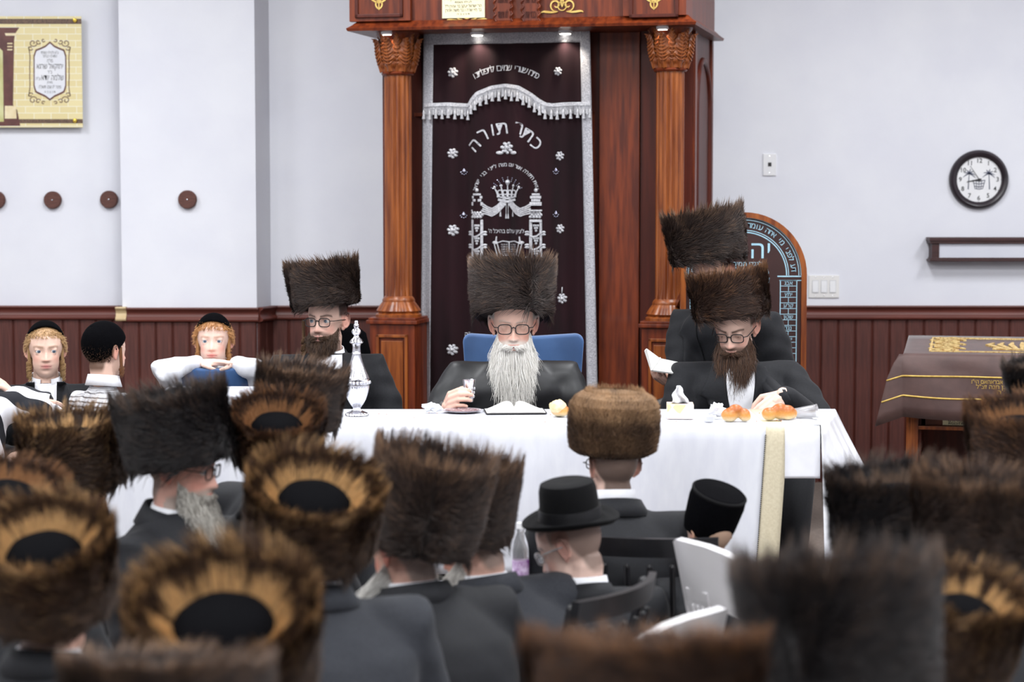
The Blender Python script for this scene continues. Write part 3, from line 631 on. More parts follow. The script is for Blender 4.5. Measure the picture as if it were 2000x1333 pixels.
def chand(name, ang, L, w_, yy): MB().ribbon([(-.012*math.cos(R(ang)), -.012*math.sin(R(ang))), (L*math.cos(R(ang)), L*math.sin(R(ang)))], [w_, w_*.4], yy-.001, yy, None).build(name, M_black, t)
chand('hour_hand', 190, rc*.42, .008, -.017); chand('minute_hand', 124, rc*.55, .004, -.019); MB().lathe([(0, .012), (.006, .012), (.006, .022), (0, .022)], 16, RX).build('hub', M_black, t)
# lit name board on a shelf
x0_, zt_ = WP.px(1815, 464, -.09); x1_, zb2 = WP.px(2090, 511, -.09); t = empty('wall_light_box', (0, WALLY, 0)); tag(t, 'long dark brown wall light box with white diffuser below the clock', 'light box')
M_lb = mat('lightbox_wood', rgb(66, 32, 32), .45, col2=rgb(50, 24, 24), scale=20, stretch=(.3, 3, 3)); hh = zt_-zb2
mb = MB().box(x0_, x1_, -.1, 0, zt_-.02, zt_, b=.003); mb.box(x0_+.004, x1_-.004, -.095, 0, zt_-.032, zt_-.02, b=.003); mb.build('crown_ledge', M_lb, t)
mb = MB().box(x0_+.004, x1_-.004, -.096, 0, zb2, zb2+.012, b=.003); mb.box(x0_+.012, x1_-.012, -.09, 0, zb2+.012, zb2+.02, b=.002); mb.build('bottom_ledge', M_lb, t)
pe = .055; MB().box(x0_+.016, x0_+pe, -.085, 0, zb2+.02, zt_-.032).build('end_panel', M_lb, t); MB().box(x1_-pe, x1_-.016, -.085, 0, zb2+.02, zt_-.032).build('end_panel', M_lb, t)
MB().box(x0_+pe, x1_-pe, -.078, -.01, zb2+.02, zt_-.032).build('diffuser', mat('diffuser', rgb(214, 216, 226), .4, col2=rgb(206, 208, 220), scale=4), t)
# ------------------------------------------------------------------ lectern with the arched board
LY = 9.3; LP = Plane((0, LY, 0), 0); KL = LY/FPX; c0 = LP.px(1452, 538); Rl = 123*KL
lec = empty('prayer_lectern', (c0[0], LY, 0)); tag(lec, 'wooden prayer lectern with arched brown board printed in pale blue', 'lectern'); zc_ = c0[1]
def arch(r, zb, n=28): return [(-r, zb)]+[(-r*math.cos(PI*i/n), zc_+r*math.sin(PI*i/n)) for i in range(n+1)]+[(r, zb)]
zl = .55
A1, A0 = arch(Rl, zl), arch(Rl-.024, zl+.024); K = len(A1); mb = MB()
mb.add([(x, y, z) for L in (A1, A0) for y in (-.02, .02) for x, z in L], [(i, i+1, 2*K+i+1, 2*K+i) for i in range(K-1)]+[(K+i, 3*K+i, 3*K+i+1, K+i+1) for i in range(K-1)]+[(i, K+i, K+i+1, i+1) for i in range(K-1)]+[(2*K+i, 2*K+i+1, 3*K+i+1, 3*K+i) for i in range(K-1)]+[(0, 2*K, 3*K, K), (K-1, 2*K-1, 4*K-1, 3*K-1)])
mb.box(-Rl, Rl, -.02, .02, zl, zl+.024); mb.build('board_frame', M_woodl, lec, smooth='auto')
MB().prism(arch(Rl-.022, zl+.02), -.006, .014).build('board', mat('board_brown', rgb(58, 32, 30), .35, col2=rgb(48, 26, 25), scale=6), lec)
M_blue = mat('pale_blue_print', rgb(168, 206, 222), .5, col2=rgb(150, 190, 210), scale=40); yb = -.0068
mb = MB()
for r in (112, 108, 88, 84): mb.ribbon([(r*KL*math.cos(PI*i/40), zc_+r*KL*math.sin(PI*i/40)) for i in range(41)], .0035 if r != 84 else .005, yb, -.005)
for sg in (-1, 1):
    mb.ribbon([(sg*66*KL, zc_-2*KL), (sg*116*KL, zc_-2*KL)], .006, yb, -.005); mb.ribbon([(sg*70*KL, zc_-10*KL), (sg*114*KL, zc_-10*KL)], .004, yb, -.005)
    for xx in (72, 104): mb.ribbon([(sg*xx*KL, zc_-10*KL), (sg*xx*KL, zc_-180*KL)], .004, yb, -.005)
    for j in range(14):
        zz = zc_-(10+j*11)*KL; mb.ribbon([(sg*72*KL, zz), (sg*104*KL, zz)], .0025, yb, -.005)
        if j % 2: mb.ribbon([(sg*88*KL, zz), (sg*88*KL, zz-11*KL)], .0025, yb, -.005)
tag(mb.build('printed_arch', M_blue, lec), kind='stuff'); mb = MB()
arc_text(mb, 'דע לפני מי אתה עומד לפני מלך מלכי המלכים', 0, zc_, 98*KL, 6, 174, .036, yb, .0)
text(mb, 'יהוה', 10*KL, zc_+48*KL, .115, yb, 0, .0); text(mb, 'לנגדי תמיד', 8*KL, zc_+22*KL, .03, yb, 0, 0)
for sg in (-1, 1):
    for j, s in enumerate(('אבג', 'יתץ', 'קרע', 'שטן', 'נגד', 'יכש')): text(mb, s, sg*88*KL, zc_-(15.5+j*22)*KL, .026, yb-.0004, 0, 0)
tag(mb.build('printed_lettering', M_blue, lec), kind='stuff'); mb = MB()
for k in range(-3, 4):
    x = k*15*KL; zz = zc_-2*KL
    mb.ribbon([(x+a*KL, zz+b_*KL) for a, b_ in ((0, 0), (-5, 6), (0, 18), (4, 7), (0, 0))], .003, yb, -.005); mb.ribbon([(x-6*KL, zz-4*KL), (x+6*KL, zz-4*KL)], .004, yb, -.005); mb.ribbon([(x-5*KL, zz-4*KL), (x-4*KL, zz-12*KL), (x+4*KL, zz-12*KL), (x+5*KL, zz-4*KL)], .0025, yb, -.005)
    if k: mb.ribbon([(x, zz-12*KL), (x, zz-(24+6*(3-abs(k)))*KL), (0, zz-(60+6*(3-abs(k)))*KL)], .004, yb, -.005)
mb.ribbon([(0, zc_-14*KL), (0, zc_-110*KL)], .008, yb, -.005); tag(mb.build('printed_menorah', M_blue, lec), kind='stuff')
mb = MB().box(-Rl+.02, Rl-.02, .02, .38, .06, .98, b=.006); mb.build('cabinet_body', M_wood, lec); MB().box(-Rl, Rl, -.03, .4, 0, .06, b=.004).build('plinth', M_woodd, lec)
MB().add([(-Rl, .02, 1.06), (Rl, .02, 1.06), (Rl, .4, .98), (-Rl, .4, .98), (-Rl, .02, 1.09), (Rl, .02, 1.09), (Rl, .4, 1.01), (-Rl, .4, 1.01)], [(0, 3, 2, 1), (4, 5, 6, 7), (0, 1, 5, 4), (1, 2, 6, 5), (2, 3, 7, 6), (3, 0, 4, 7)]).build('desk_top', M_wood, lec)
# ------------------------------------------------------------------ reading table with embroidered cover
BY = 9.05; bm_ = empty('reading_table', (0, 0, 0)); tag(bm_, 'wooden reading table with book shelf under a brown embroidered cover', 'table')
f0 = at(1772, 812, BY-.02); zlow_ = f0.z; xl = f0.x; xr = xl+1.0; ztf = at(1800, 694, BY-.1).z; ztb = at(1800, 657, BY+.55).z
print('BIMAH', xl, zlow_, ztf, ztb)
lw = .052
for (x, y) in ((xl, BY), (xr-lw, BY), (xl, BY+.45), (xr-lw, BY+.45)):
    lg = MB().box(x, x+lw, y, y+lw, 0, ztf-.04, b=.003); 
    for q in range(4): lg.box(x+.008+q*.011, x+.012+q*.011, y-.003, y+.001, .05, ztf-.06)
    lg.build('leg', M_woodl, bm_)
zs_ = at(1850, 832, BY).z
MB().box(xl+lw, xr-lw, BY+.004, BY+.5, zs_-.016, zs_, b=.002).build('shelf', M_woodl, bm_); MB().box(xl+lw, xr-lw, BY+.46, BY+.5, 0, ztf-.06).build('back_panel', M_woodd, bm_)
MB().box(xl+lw, xl+lw+.012, BY+.05, BY+.46, 0.05, ztf-.06).build('side_panel', M_woodd, bm_); MB().box(xr-lw-.012, xr-lw, BY+.05, BY+.46, .05, ztf-.06).build('side_panel', M_woodd, bm_)
MB().add([(x, y, z) for (y, z) in ((BY-.03, ztf-.03), (BY+.55, ztb-.03), (BY+.55, ztb-.008), (BY-.03, ztf-.008)) for x in (xl-.01, xr+.01)], [(0, 1, 3, 2), (2, 3, 5, 4), (4, 5, 7, 6), (6, 7, 1, 0), (0, 2, 4, 6), (1, 7, 5, 3)]).build('sloped_top', M_wood, bm_)
M_bookb = mat('book_brown', rgb(110, 60, 40), .5, col2=rgb(90, 48, 32), scale=20)
bk = empty('book', (0, 0, 0)); tag(bk, 'brown book with cream spine label lying on the reading table shelf', 'book'); bx0 = at(1802, 820, BY+.05).x
mb = MB().box(bx0, bx0+.25, BY+.03, BY+.2, zs_, zs_+.006); mb.box(bx0, bx0+.25, BY+.03, BY+.2, zs_+.034, zs_+.04); mb.box(bx0, bx0+.25, BY+.03, BY+.036, zs_, zs_+.04); mb.build('cover', M_bookb, bk); MB().box(bx0+.003, bx0+.247, BY+.036, BY+.197, zs_+.006, zs_+.034).build('pages', M_cream, bk)
MB().box(bx0+.075, bx0+.235, BY+.0285, BY+.03, zs_+.004, zs_+.036).build('spine_label', M_cream, bk); mb = MB(); text(mb, 'תיקון לקוראים', bx0+.16, zs_+.026, .02, BY+.028, maxw=.12); text(mb, 'בית הכנסת', bx0+.14, zs_+.012, .014, BY+.028, maxw=.08); mb.build('spine_lettering', M_black, bk)
# cover cloth: profile over the slope and down the front; left side falls in a point
M_cov = mat('cover_brown', rgb(84, 60, 56), .6, col2=rgb(72, 50, 47), scale=12, sheen=.25, bump=.1, bscale=30); M_covg = mat('cover_gold', rgb(200, 170, 90), .45, .4, col2=rgb(180, 146, 70), scale=60); M_emb = mat('gold_embroidery', rgb(216, 192, 130), .55, .15, col2=rgb(170, 130, 70), scale=70)
cv = empty('embroidered_cover', (0, 0, 0)); tag(cv, 'brown cloth cover with gold embroidery draped over the reading table', 'cloth')
prof = [(BY+.57, ztb), (BY+.3, ztb+(ztf-ztb)*.46), (BY+.02, ztf+.002), (BY-.04, ztf-.004), (BY-.055, ztf-.03), (BY-.066, ztf-.08), (BY-.078, ztf-.175), (BY-.082, zlow_)]
zc0 = at(1722, 818, BY).z
def cover_pt(u, j, off=0):   # u 0..1 across top; u<0 hangs over the left side
    y, z = prof[int(j)] if j == int(j) else tuple(a+(b_-a)*(j-int(j)) for a, b_ in zip(prof[int(j)], prof[int(j)+1]))
    if u >= 0: return (xl-.012+u*(xr-xl+.024), y-off-(.008*math.sin(u*17+z*9) if j > 4 else 0), z+(off if j < 3 else 0)-(.012*math.sin(u*6) if j > 6 else 0))
    d = -u/.22; q = max(0, (j-3)/4)
    return (xl-.012-d*(.02+.10*q)-off, y-off*.5-.01*d*q, z-d*(.045*q+.2*max(0, (3-j)/3)))
us = [-.22, -.16, -.1, -.05, -.015]+[i/24 for i in range(25)]; js = [i*.5 for i in range(15)]
mb = MB().add([cover_pt(u, j) for j in js for u in us], [(j*len(us)+i, j*len(us)+i+1, (j+1)*len(us)+i+1, (j+1)*len(us)+i) for j in range(len(js)-1) for i in range(len(us)-1)]); o = mb.build('cloth', M_cov, cv, smooth=True); sd = o.modifiers.new('t', 'SOLIDIFY'); sd.thickness = .004; sd.offset = 1
for jj in (5.15, 6.05):
    MB().tube([cover_pt(u, jj, .004) for u in [-.2, -.13, -.06, -.015]+[i/30 for i in range(31)]], .0045, 6).build('gold_braid', M_covg, cv, smooth=True)
def onfront(mb, jj0): mb.v = [(p[0], BY-.084+p[1], p[2]) for p in mb.v]; return mb
mb = MB(); xm = (xl+xr)/2-.05; zf0 = prof[5][1]-.028
for q, (s, w_) in enumerate((('ע"י התורם ר\' חיים צבי אבראהאם הי"ו', .34), ('לע"נ רבינו יואל בן חנה זצ"ל', .3), ('ת נ צ ב ה', .12))): text(mb, s, xm, zf0-.005-q*.022, .026, -.004, maxw=w_)
onfront(mb, 6); mb.build('gold_lettering', M_covg, cv)
mb = MB(); L_ = .58
def ontop(mb): mb.v = [(p[0], BY+.02+(p[2])*.95, ztf+.004+(ztb-ztf)*p[2]/.55+(-p[1])) for p in mb.v]; return mb
mb.ribbon([(xl+.1, .02), (xr-.1, .02), (xr-.1, .46), (xl+.1, .46), (xl+.1, .02)], .014, -.006, 0)
for xx in (xl+.17, xr-.17):
    for zz in (.1, .24, .38):
        for q in range(6): mb.ribbon([(xx+a, zz+b_) for a, b_ in spiral(.03*math.cos(q), .05*math.sin(q), .045, .012, 60*q, 60*q+260, 12)], .016, -.007, 0)
xm = (xl+xr)/2
for q in range(-3, 4): mb.ribbon([(xm+q*.03, .12), (xm+q*.05, .24), (xm+q*.042, .33-.012*abs(q))], [.022, .026, .01], -.008, 0)
mb.ribbon([(xm-.13, .12), (xm, .1), (xm+.13, .12)], .03, -.008, 0); text(mb, 'אשר נתן תורת אמת וחיי עולם', xm, .42, .05, -.006, maxw=.4)
ontop(mb); mb.build('embroidery', M_emb, cv)
pv = Vector((xl, BY, 0)); ra = R(-13)
for e_ in (bm_, cv, bk): e_.rotation_euler = (0, 0, ra); e_.location = pv-Matrix.Rotation(ra, 3, 'Z') @ pv
# ------------------------------------------------------------------ head table
ZT = .76; Yb = onz(1000, 803, ZT).y; Yf = onz(1000, 832, ZT).y; XR = onz(1603, 834, ZT).x; XL = -1.5
print('TABLE', Yb, Yf, XR)
M_cloth = mat('table_linen', rgb(222, 224, 232), .75, col2=rgb(214, 216, 226), scale=30, stretch=(1, 1, .3), bump=.12, bscale=9); M_beige = mat('beige_border', rgb(216, 206, 180), .75, col2=rgb(206, 195, 168), scale=120, bump=.1); M_film = mat('plastic_film', rgb(242, 243, 248), .22, col2=rgb(232, 233, 242), scale=10, bump=.4, bscale=9, spec=.6)
tb = empty('head_table', (0, 0, 0)); tag(tb, 'long folding head table under a white cloth before the ark', 'table')
MB().box(XL, XR-.01, Yf+.01, Yb-.01, ZT-.045, ZT-.008, b=.006).build('tabletop', mat('table_brown', rgb(70, 50, 42), .5, col2=rgb(60, 42, 36), scale=10), tb)
for x in (XL+.25, (XL+XR)/2, XR-.22):
    for y in (Yf+.1, Yb-.1): MB().tube([(x, y, .0), (x, y, ZT-.05)], .014, 10).build('leg', mat('table_leg', rgb(40, 34, 34), .4, .3, col2=rgb(30, 26, 26), scale=10), tb, smooth=True)
    MB().tube([(x, Yf+.1, .2), (x, Yb-.1, .2)], .009, 8).build('crossbar', M_black, tb, smooth=True)
def frontdrape(name, xa, xb, zend, m, par, off=.0, nx=None, ztop=None, wav=1.0, slant=0):
    nx = nx or max(4, int((xb-xa)/.02)); rows = [(Yb+.012-off*0, ZT+.002), ((Yf+Yb)/2, ZT+.002), (Yf+.01, ZT+.002), (Yf-.006, ZT-.004), (Yf-.012, ZT-.02)]; n0 = len(rows)
    zz = np.linspace(ZT-.05, zend, 14); v = []
    full = rows+[(Yf-.014, float(z)) for z in zz]
    for j, (y, z) in enumerate(full):
        dp = max(0, ZT-.02-z)
        for i in range(nx+1):
            x = xa+(xb-xa)*i/nx; wv = wav*dp*(.045*math.sin(x*7.3+.4)+.022*math.sin(x*16.1+1.2)+.01*math.sin(x*31))
            v.append((x-slant*dp, y-off-dp*.03-wv*.8, z+(off if j < 3 else 0)))
    mb = MB().add(v, [(j*(nx+1)+i, j*(nx+1)+i+1, (j+1)*(nx+1)+i+1, (j+1)*(nx+1)+i) for j in range(len(full)-1) for i in range(nx)])
    o = mb.build(name, m, par, smooth=True); s = o.modifiers.new('t', 'SOLIDIFY'); s.thickness = .003; s.offset = 1; return o
tc_ = empty('tablecloth', (0, 0, 0)); tag(tc_, 'white linen tablecloth with beige border covering the head table', 'tablecloth')
xb0 = onz(1497, 834, ZT).x; xb1 = onz(1540, 834, ZT).x; ze = .26
frontdrape('cloth', XL-.02, xb0, ze, M_cloth, tc_, slant=.07); frontdrape('end_border', xb0, xb1, ze, M_beige, tc_, slant=.07)
mb = MB()
for q in range(70):
    z = ZT-.03-q*.0068; dp = ZT-.02-z; x = xb0; wv = dp*(.045*math.sin(x*7.3+.4)+.022*math.sin(x*16.1+1.2)+.01*math.sin(x*31)); X = x-.07*dp; Y = Yf-.014-dp*.03-wv*.8-.004; mb.box(X-.0016, X+.0016, Y-.001, Y+.001, z-.0016, z+.0016)
tag(mb.build('hem_stitching', M_black, tc_), kind='stuff')
pf = empty('plastic_cover', (0, 0, 0)); tag(pf, 'shiny white plastic sheet hanging over the end of the head table', 'tablecloth')
frontdrape('front_drop', xb1-.01, XR, at(1590, 933, Yf).z, M_film, pf, off=.003, wav=.6)
mb = MB(); n = 30; m_ = 12; v = []   # end drop with a pointed corner fold
for j in range(m_+1):
    for i in range(n+1):
        t = i/n; yy = Yf-.01+(Yb-Yf+.02)*t; dp = j/m_*(.22+.26*math.exp(-(t/.25)**2)); fx = dp*(.5-.49*math.exp(-(t/.14)**2))+.012*math.sin(t*22)*dp*4
        v.append((XR+.004+.125*t+fx, yy-dp*.18*math.exp(-(t/.2)**2), ZT+.004-dp))
mb.add(v, [(j*(n+1)+i, j*(n+1)+i+1, (j+1)*(n+1)+i+1, (j+1)*(n+1)+i) for j in range(m_) for i in range(n)]); o = mb.build('end_drop', M_film, pf, smooth=True); s = o.modifiers.new('t', 'SOLIDIFY'); s.thickness = .002
MB().add([(XR-.02, Yf-.008, ZT+.0055), (XR+.006, Yf-.008, ZT+.0055), (XR+.13, Yb+.012, ZT+.0055), (XR-.02, Yb+.012, ZT+.0055), (XR-.02, Yf-.008, ZT+.003), (XR+.006, Yf-.008, ZT+.003), (XR+.13, Yb+.012, ZT+.003), (XR-.02, Yb+.012, ZT+.003)], [(0, 1, 2, 3), (7, 6, 5, 4), (0, 4, 5, 1), (1, 5, 6, 2), (2, 6, 7, 3), (3, 7, 4, 0)]).build('end_top', M_film, pf)
MB().prism([(XR-.02, -Yf-.01), (XR-.008, -Yf-.01), (XR+.115, -Yb+.01), (XR-.02, -Yb+.01)], ZT-.04, ZT-.004, Matrix(((1, 0, 0, 0), (0, 0, -1, 0), (0, 1, 0, 0), (0, 0, 0, 1)))).build('end_leaf', MATS['table_brown'], tb)
ZC = ZT+.008
# ------------------------------------------------------------------ things on the head table
def T(px, py, dz=0): q = onz(px, py, ZC); return Vector((q.x, q.y, ZC+dz))
M_slv = mat('polished_silver', rgb(226, 226, 230), .18, 1.0, col2=rgb(205, 205, 212), scale=60, bump=.08, bscale=90)
q = T(697, 811); KD = q.y/FPX; dec = empty('silver_decanter', q); tag(dec, 'tall ornate silver decanter with fluted body and finial stopper', 'decanter')
def dpf(L): return [(r*KD, (811-y)*KD) for r, y in L]
MB().lathe(dpf([(0, 811), (23, 811), (22, 808), (19, 806), (12, 803), (8, 800), (7, 797), (9, 794)]), 60, fn=lambda a, z: 1+.03*math.cos(30*a)).build('foot', M_slv, dec, smooth='auto')
fl = lambda a, z: 1+.035*abs(math.sin(14*a))
MB().lathe(dpf([(8, 795), (12, 790), (17, 781), (21, 770), (24, 758), (24.5, 754)]), 112, fn=fl).build('lower_body', M_slv, dec, smooth='auto')
mb = MB().lathe(dpf([(24, 755), (25.5, 753), (25, 750), (25, 743), (25.5, 740), (24, 738)]), 60)
for k in range(22): a = 2*PI*k/22; mb.sphere((25*KD*math.cos(a), 25*KD*math.sin(a), (811-746.5)*KD), (.0065, .0065, .006), 8, 5)
mb.build('floral_band', M_slv, dec, smooth='auto')
MB().lathe(dpf([(24, 739), (22, 733), (18, 724), (14, 713), (10.5, 702), (8.5, 694), (8, 690)]), 112, fn=fl).build('shoulder', M_slv, dec, smooth='auto')
MB().lathe(dpf([(8, 691), (9, 689), (8, 687), (7.5, 676), (9, 671), (13, 669), (13.5, 667)]), 64, fn=lambda a, z: 1+.02*math.cos(16*a)).build('neck', M_slv, dec, smooth='auto')
MB().lathe(dpf([(0, 667), (13, 667), (11, 663), (6, 658), (4.5, 655), (8, 651), (9.5, 647), (8, 643), (4, 640), (5.5, 637), (5, 633), (3, 631), (4, 628), (3, 625.5), (0, 625)]), 40).build('stopper', M_slv, dec, smooth='auto')
def crumple(name, lab, c, r, m, seed=0, cat='napkin', flat=.6):
    mb = MB().sphere((0, 0, 0), (r, r*.7, r*flat), 26, 16); rnd = random.Random(seed); o3 = Vector((rnd.uniform(0, 50), seed, 3))
    mb.v = [tuple(Vector(p)*(1+.75*(noise.noise(Vector(p)*(2.0/r)*.9+o3))+.35*noise.noise(Vector(p)*(4.5/r)+o3))) for p in mb.v]; zmin = min(p[2] for p in mb.v); mb.v = [(p[0], p[1], p[2]-zmin) for p in mb.v]
    o = mb.build(name, m, None, loc=c); tag(o, lab, cat); return o
M_nap = mat('paper_napkin', rgb(244, 245, 248), .8, col2=rgb(234, 236, 242), scale=30, bump=.3, bscale=60)
crumple('napkin', 'crumpled white paper napkin near the elderly man\'s cup hand', T(842, 806), .028, M_nap, 3, flat=.5)
pl = empty('plate', T(903, 805)); tag(pl, 'small flat plate with dark red pattern before the elderly man', 'plate')
MB().lathe([(0, 0), (.045, 0), (.068, .006), (.07, .008), (.044, .004), (0, .004)], 40).build('dish', mat('plate_grey', rgb(198, 192, 196), .3, col2=rgb(180, 172, 178), scale=40), pl, smooth='auto'); MB().lathe([(0, .0045), (.042, .0045), (.06, .0075), (.06, .0082), (0, .0052)], 40).build('pattern', mat('plate_red', rgb(96, 40, 46), .4, col2=rgb(190, 176, 180), scale=120, fac=(.45, .6)), pl)
# cup in the raised hand
cp = at(916, 785, D1C := 7.28); cup = empty('silver_cup', cp); tag(cup, 'engraved silver wine cup held in the elderly man\'s hand', 'cup'); KC = D1C/FPX
MB().lathe([(0, 0), (8.5*KC, 0), (9*KC, .003), (11*KC, 30*KC), (12.8*KC, 42*KC), (13.4*KC, 43.5*KC), (12.6*KC, 43*KC), (10.6*KC, 30*KC), (8*KC, 4*KC), (0, 4*KC)], 40).build('vessel', M_slv, cup, smooth='auto')
mb = MB()
for k in range(9):
    a = 2*PI*k/9
    for zz in (10, 18, 26): mb.sphere(((9.3+zz*.06)*KC*math.cos(a+zz*.1), (9.3+zz*.06)*KC*math.sin(a+zz*.1), zz*KC), (.004, .004, .006), 6, 4)
mb.build('engraving', M_slv, cup, smooth=True)
# open book
q = T(1008, 808); ob = empty('open_book', q, R(4)); tag(ob, 'open prayer book lying on the table before the elderly man', 'book'); KB = q.y/FPX; hw = 60*KB
def page(sg):
    v = []; n = 12
    for j in (0, 1):
        for i in range(n+1): t = i/n; v.append((sg*hw*.96*t, -.02+.15*j, .004+.030*math.sin(PI*min(1, t*1.08)**.55)*(1-.45*t)))
    top = len(v); v += [(p[0], p[1], .004) for p in v]; f = []
    for i in range(n): f.append((i, i+1, n+2+i, n+1+i)); f.append((top+i, top+i+1, i+1, i)); f.append((n+1+i, n+2+i, top+n+2+i, top+n+1+i)); f.append((top+i, top+n+1+i, top+n+2+i, top+i+1))
    f.append((n, top+n, top+2*n+1, 2*n+1)); f.append((0, n+1, top+n+1, top)); return MB().add(v, f)
M_page = mat('page_white', rgb(236, 234, 230), .7, col2=rgb(216, 214, 212), scale=50, stretch=(.2, 14, 1))
for sg in (-1, 1):
    page(sg).build('page_block', M_page, ob, smooth='auto'); MB().box(min(0, sg*hw), max(0, sg*hw), -.025, .135, 0, .004, b=.001).build('cover', M_black, ob)
    mb = MB()
    for k in range(7): mb.box(sg*hw*.2 if sg > 0 else -hw*.85, sg*hw*.85 if sg > 0 else -hw*.2, .0+k*.016, .004+k*.016, .0345, .0348)
def bread(name, lab, c, lobes, rz=0, m=None, cat='bread', cut=None):
    t = empty(name, c, rz); tag(t, lab, cat); mb = MB()
    for (p_, r_) in lobes: mb.sphere(p_, r_, 18, 12)
    o = remesh(mb, 'crust', .0035, m, t, 3, .5); return t
def crust(name):
    m = bpy.data.materials.new(name); m.use_nodes = True; nt = m.node_tree; b = nt.nodes['Principled BSDF']; g = nt.nodes.new('ShaderNodeNewGeometry'); sx = nt.nodes.new('ShaderNodeSeparateXYZ'); tc = nt.nodes.new('ShaderNodeTexCoord'); nt.links.new(tc.outputs['Object'], sx.inputs[0])
    mr = nt.nodes.new('ShaderNodeMapRange'); mr.inputs[1].default_value = .002; mr.inputs[2].default_value = .05; nt.links.new(sx.outputs[2], mr.inputs[0]); n = nt.nodes.new('ShaderNodeTexNoise'); n.inputs['Scale'].default_value = 40; ad = nt.nodes.new('ShaderNodeMath'); ad.operation = 'MULTIPLY_ADD'; ad.inputs[1].default_value = .5
    nt.links.new(n.outputs[0], ad.inputs[0]); nt.links.new(mr.outputs[0], ad.inputs[2]); cr = nt.nodes.new('ShaderNodeValToRGB'); e = cr.color_ramp.elements; e[0].position = .25; e[0].color = (*rgb(240, 222, 178), 1); e[1].position = 1.05; e[1].color = (*rgb(178, 98, 40), 1); q = e.new(.6); q.color = (*rgb(222, 160, 84), 1)
    nt.links.new(ad.outputs[0], cr.inputs[0]); nt.links.new(cr.outputs[0], b.inputs['Base Color']); b.inputs['Roughness'].default_value = .38; return m
M_crust = crust('bread_crust')
q = T(1437, 823); kb = q.y/FPX
bread('bread_roll', 'golden braided bread roll beside the white napkins', q, [((-12*kb, 0, 12*kb), (17*kb, 17*kb, 14*kb)), ((0, .004, 20*kb), (15*kb, 15*kb, 13*kb)), ((17*kb, .0, 12*kb), (12*kb, 14*kb, 13*kb)), ((-18*kb, 0, 9*kb), (10*kb, 12*kb, 9*kb)), ((22*kb, -.004, 9*kb), (8*kb, 10*kb, 9*kb))], 0, M_crust)
q = T(1520, 821); bread('bread_roll', 'golden torn bread roll under the bearded man\'s fingers', q, [((-18*kb, 0, 12*kb), (15*kb, 16*kb, 13*kb)), ((4*kb, .004, 17*kb), (18*kb, 16*kb, 16*kb)), ((18*kb, .0, 15*kb), (16*kb, 15*kb, 15*kb)), ((30*kb, .02, 12*kb), (9*kb, 12*kb, 11*kb))], 0, M_crust)
bc = T(1092, 814); bl = empty('cut_bread', bc); tag(bl, 'half cut loaf of bread standing beside the open book', 'bread')
remesh(MB().sphere((0, .01, .022), (.03, .035, .024), 18, 12).sphere((.012, .0, .02), (.024, .03, .02), 18, 12), 'crust', .0035, M_crust, bl, 2); o = MB().sphere((-.004, 0, .033), (.03, .033, .025), 18, 12); o.v = [tuple(Vector(p)*(1+.12*noise.noise(Vector(p)*60))) for p in o.v]; o.build('crumb_face', mat('bread_crumb', rgb(240, 226, 188), .8, col2=rgb(222, 200, 150), scale=60, bump=.4, bscale=90), bl, smooth=True)
# tissue box
q = T(1329, 819); tk = q.y/FPX; tbx = empty('tissue_box', q, R(-3)); tag(tbx, 'pink and cream patterned tissue box with one tissue pulled up', 'tissue box')
M_tb = bpy.data.materials.new('tissue_print'); M_tb.use_nodes = True; nt = M_tb.node_tree; b = nt.nodes['Principled BSDF']; tc2 = nt.nodes.new('ShaderNodeTexCoord'); wv = nt.nodes.new('ShaderNodeTexVoronoi'); wv.inputs['Scale'].default_value = 22; cr = nt.nodes.new('ShaderNodeValToRGB')
cr.color_ramp.interpolation = 'CONSTANT'; e = cr.color_ramp.elements; e[0].color = (*rgb(240, 226, 222), 1); e[1].position = .62; e[1].color = (*rgb(238, 208, 160), 1); e2 = e.new(.35); e2.color = (*rgb(240, 216, 212), 1); nt.links.new(tc2.outputs['Object'], wv.inputs[0]); nt.links.new(wv.outputs['Color'], cr.inputs[0]); nt.links.new(cr.outputs[0], b.inputs['Base Color'])
MB().box(-26*tk, 26*tk, 0, .1, 0, 28*tk, b=.0015).build('carton', M_tb, tbx); MB().lathe([(0, 0), (.03, 0), (.03, .0012), (0, .0012)], 30, Matrix.Translation((0, .05, 28*tk)), sy=.6).build('opening', M_black, tbx)
mb = MB(); v = []
for j in range(9):
    for i in range(13): t = j/8; w_ = .028*(1-.75*t**1.4); a = (i/12-.5); v.append((w_*2*a+.004*math.sin(j*1.1)-.008*t, .05+.014*math.sin(a*9+j*.5)*(1-t*.6), 28*tk+.062*t-.004*abs(a)*t))
mb.add(v, [(j*13+i, j*13+i+1, (j+1)*13+i+1, (j+1)*13+i) for j in range(8) for i in range(12)]); o = mb.build('tissue', M_nap, tbx, smooth=True); s = o.modifiers.new('t', 'SOLIDIFY'); s.thickness = .0012
crumple('napkin', 'heap of crumpled white napkins behind the small white bowl', T(1398, 818), .03, M_nap, 8, flat=.75)
bw_ = empty('bowl', T(1384, 824)); tag(bw_, 'small white bowl before the crumpled napkins', 'bowl'); MB().lathe([(0, 0), (.014, 0), (.018, .004), (.026, .02), (.024, .02), (.015, .005), (0, .004)], 30).build('shell', M_white, bw_, smooth='auto'); MB().lathe([(0, .004), (.018, .009), (.022, .015), (.012, .019), (0, .02)], 20).build('dip', M_nap, bw_, smooth=True)
pc = empty('plastic_cup', T(1572, 818, .022), 0); tag(pc, 'clear plastic cup lying on its side near the table end', 'cup'); M_cl = mat('clear_plastic', (.95, .95, .96), .08, trans=.85, alpha=.75)
pc.rotation_euler = (0, R(82), R(-20)); MB().lathe([(.0, -.035), (.016, -.035), (.0165, -.033), (.023, .04), (.0245, .042), (.022, .041), (.0155, -.031), (0, -.031)], 30).build('wall', M_cl, pc, smooth='auto')
cr_ = MB(); rnd = random.Random(4)
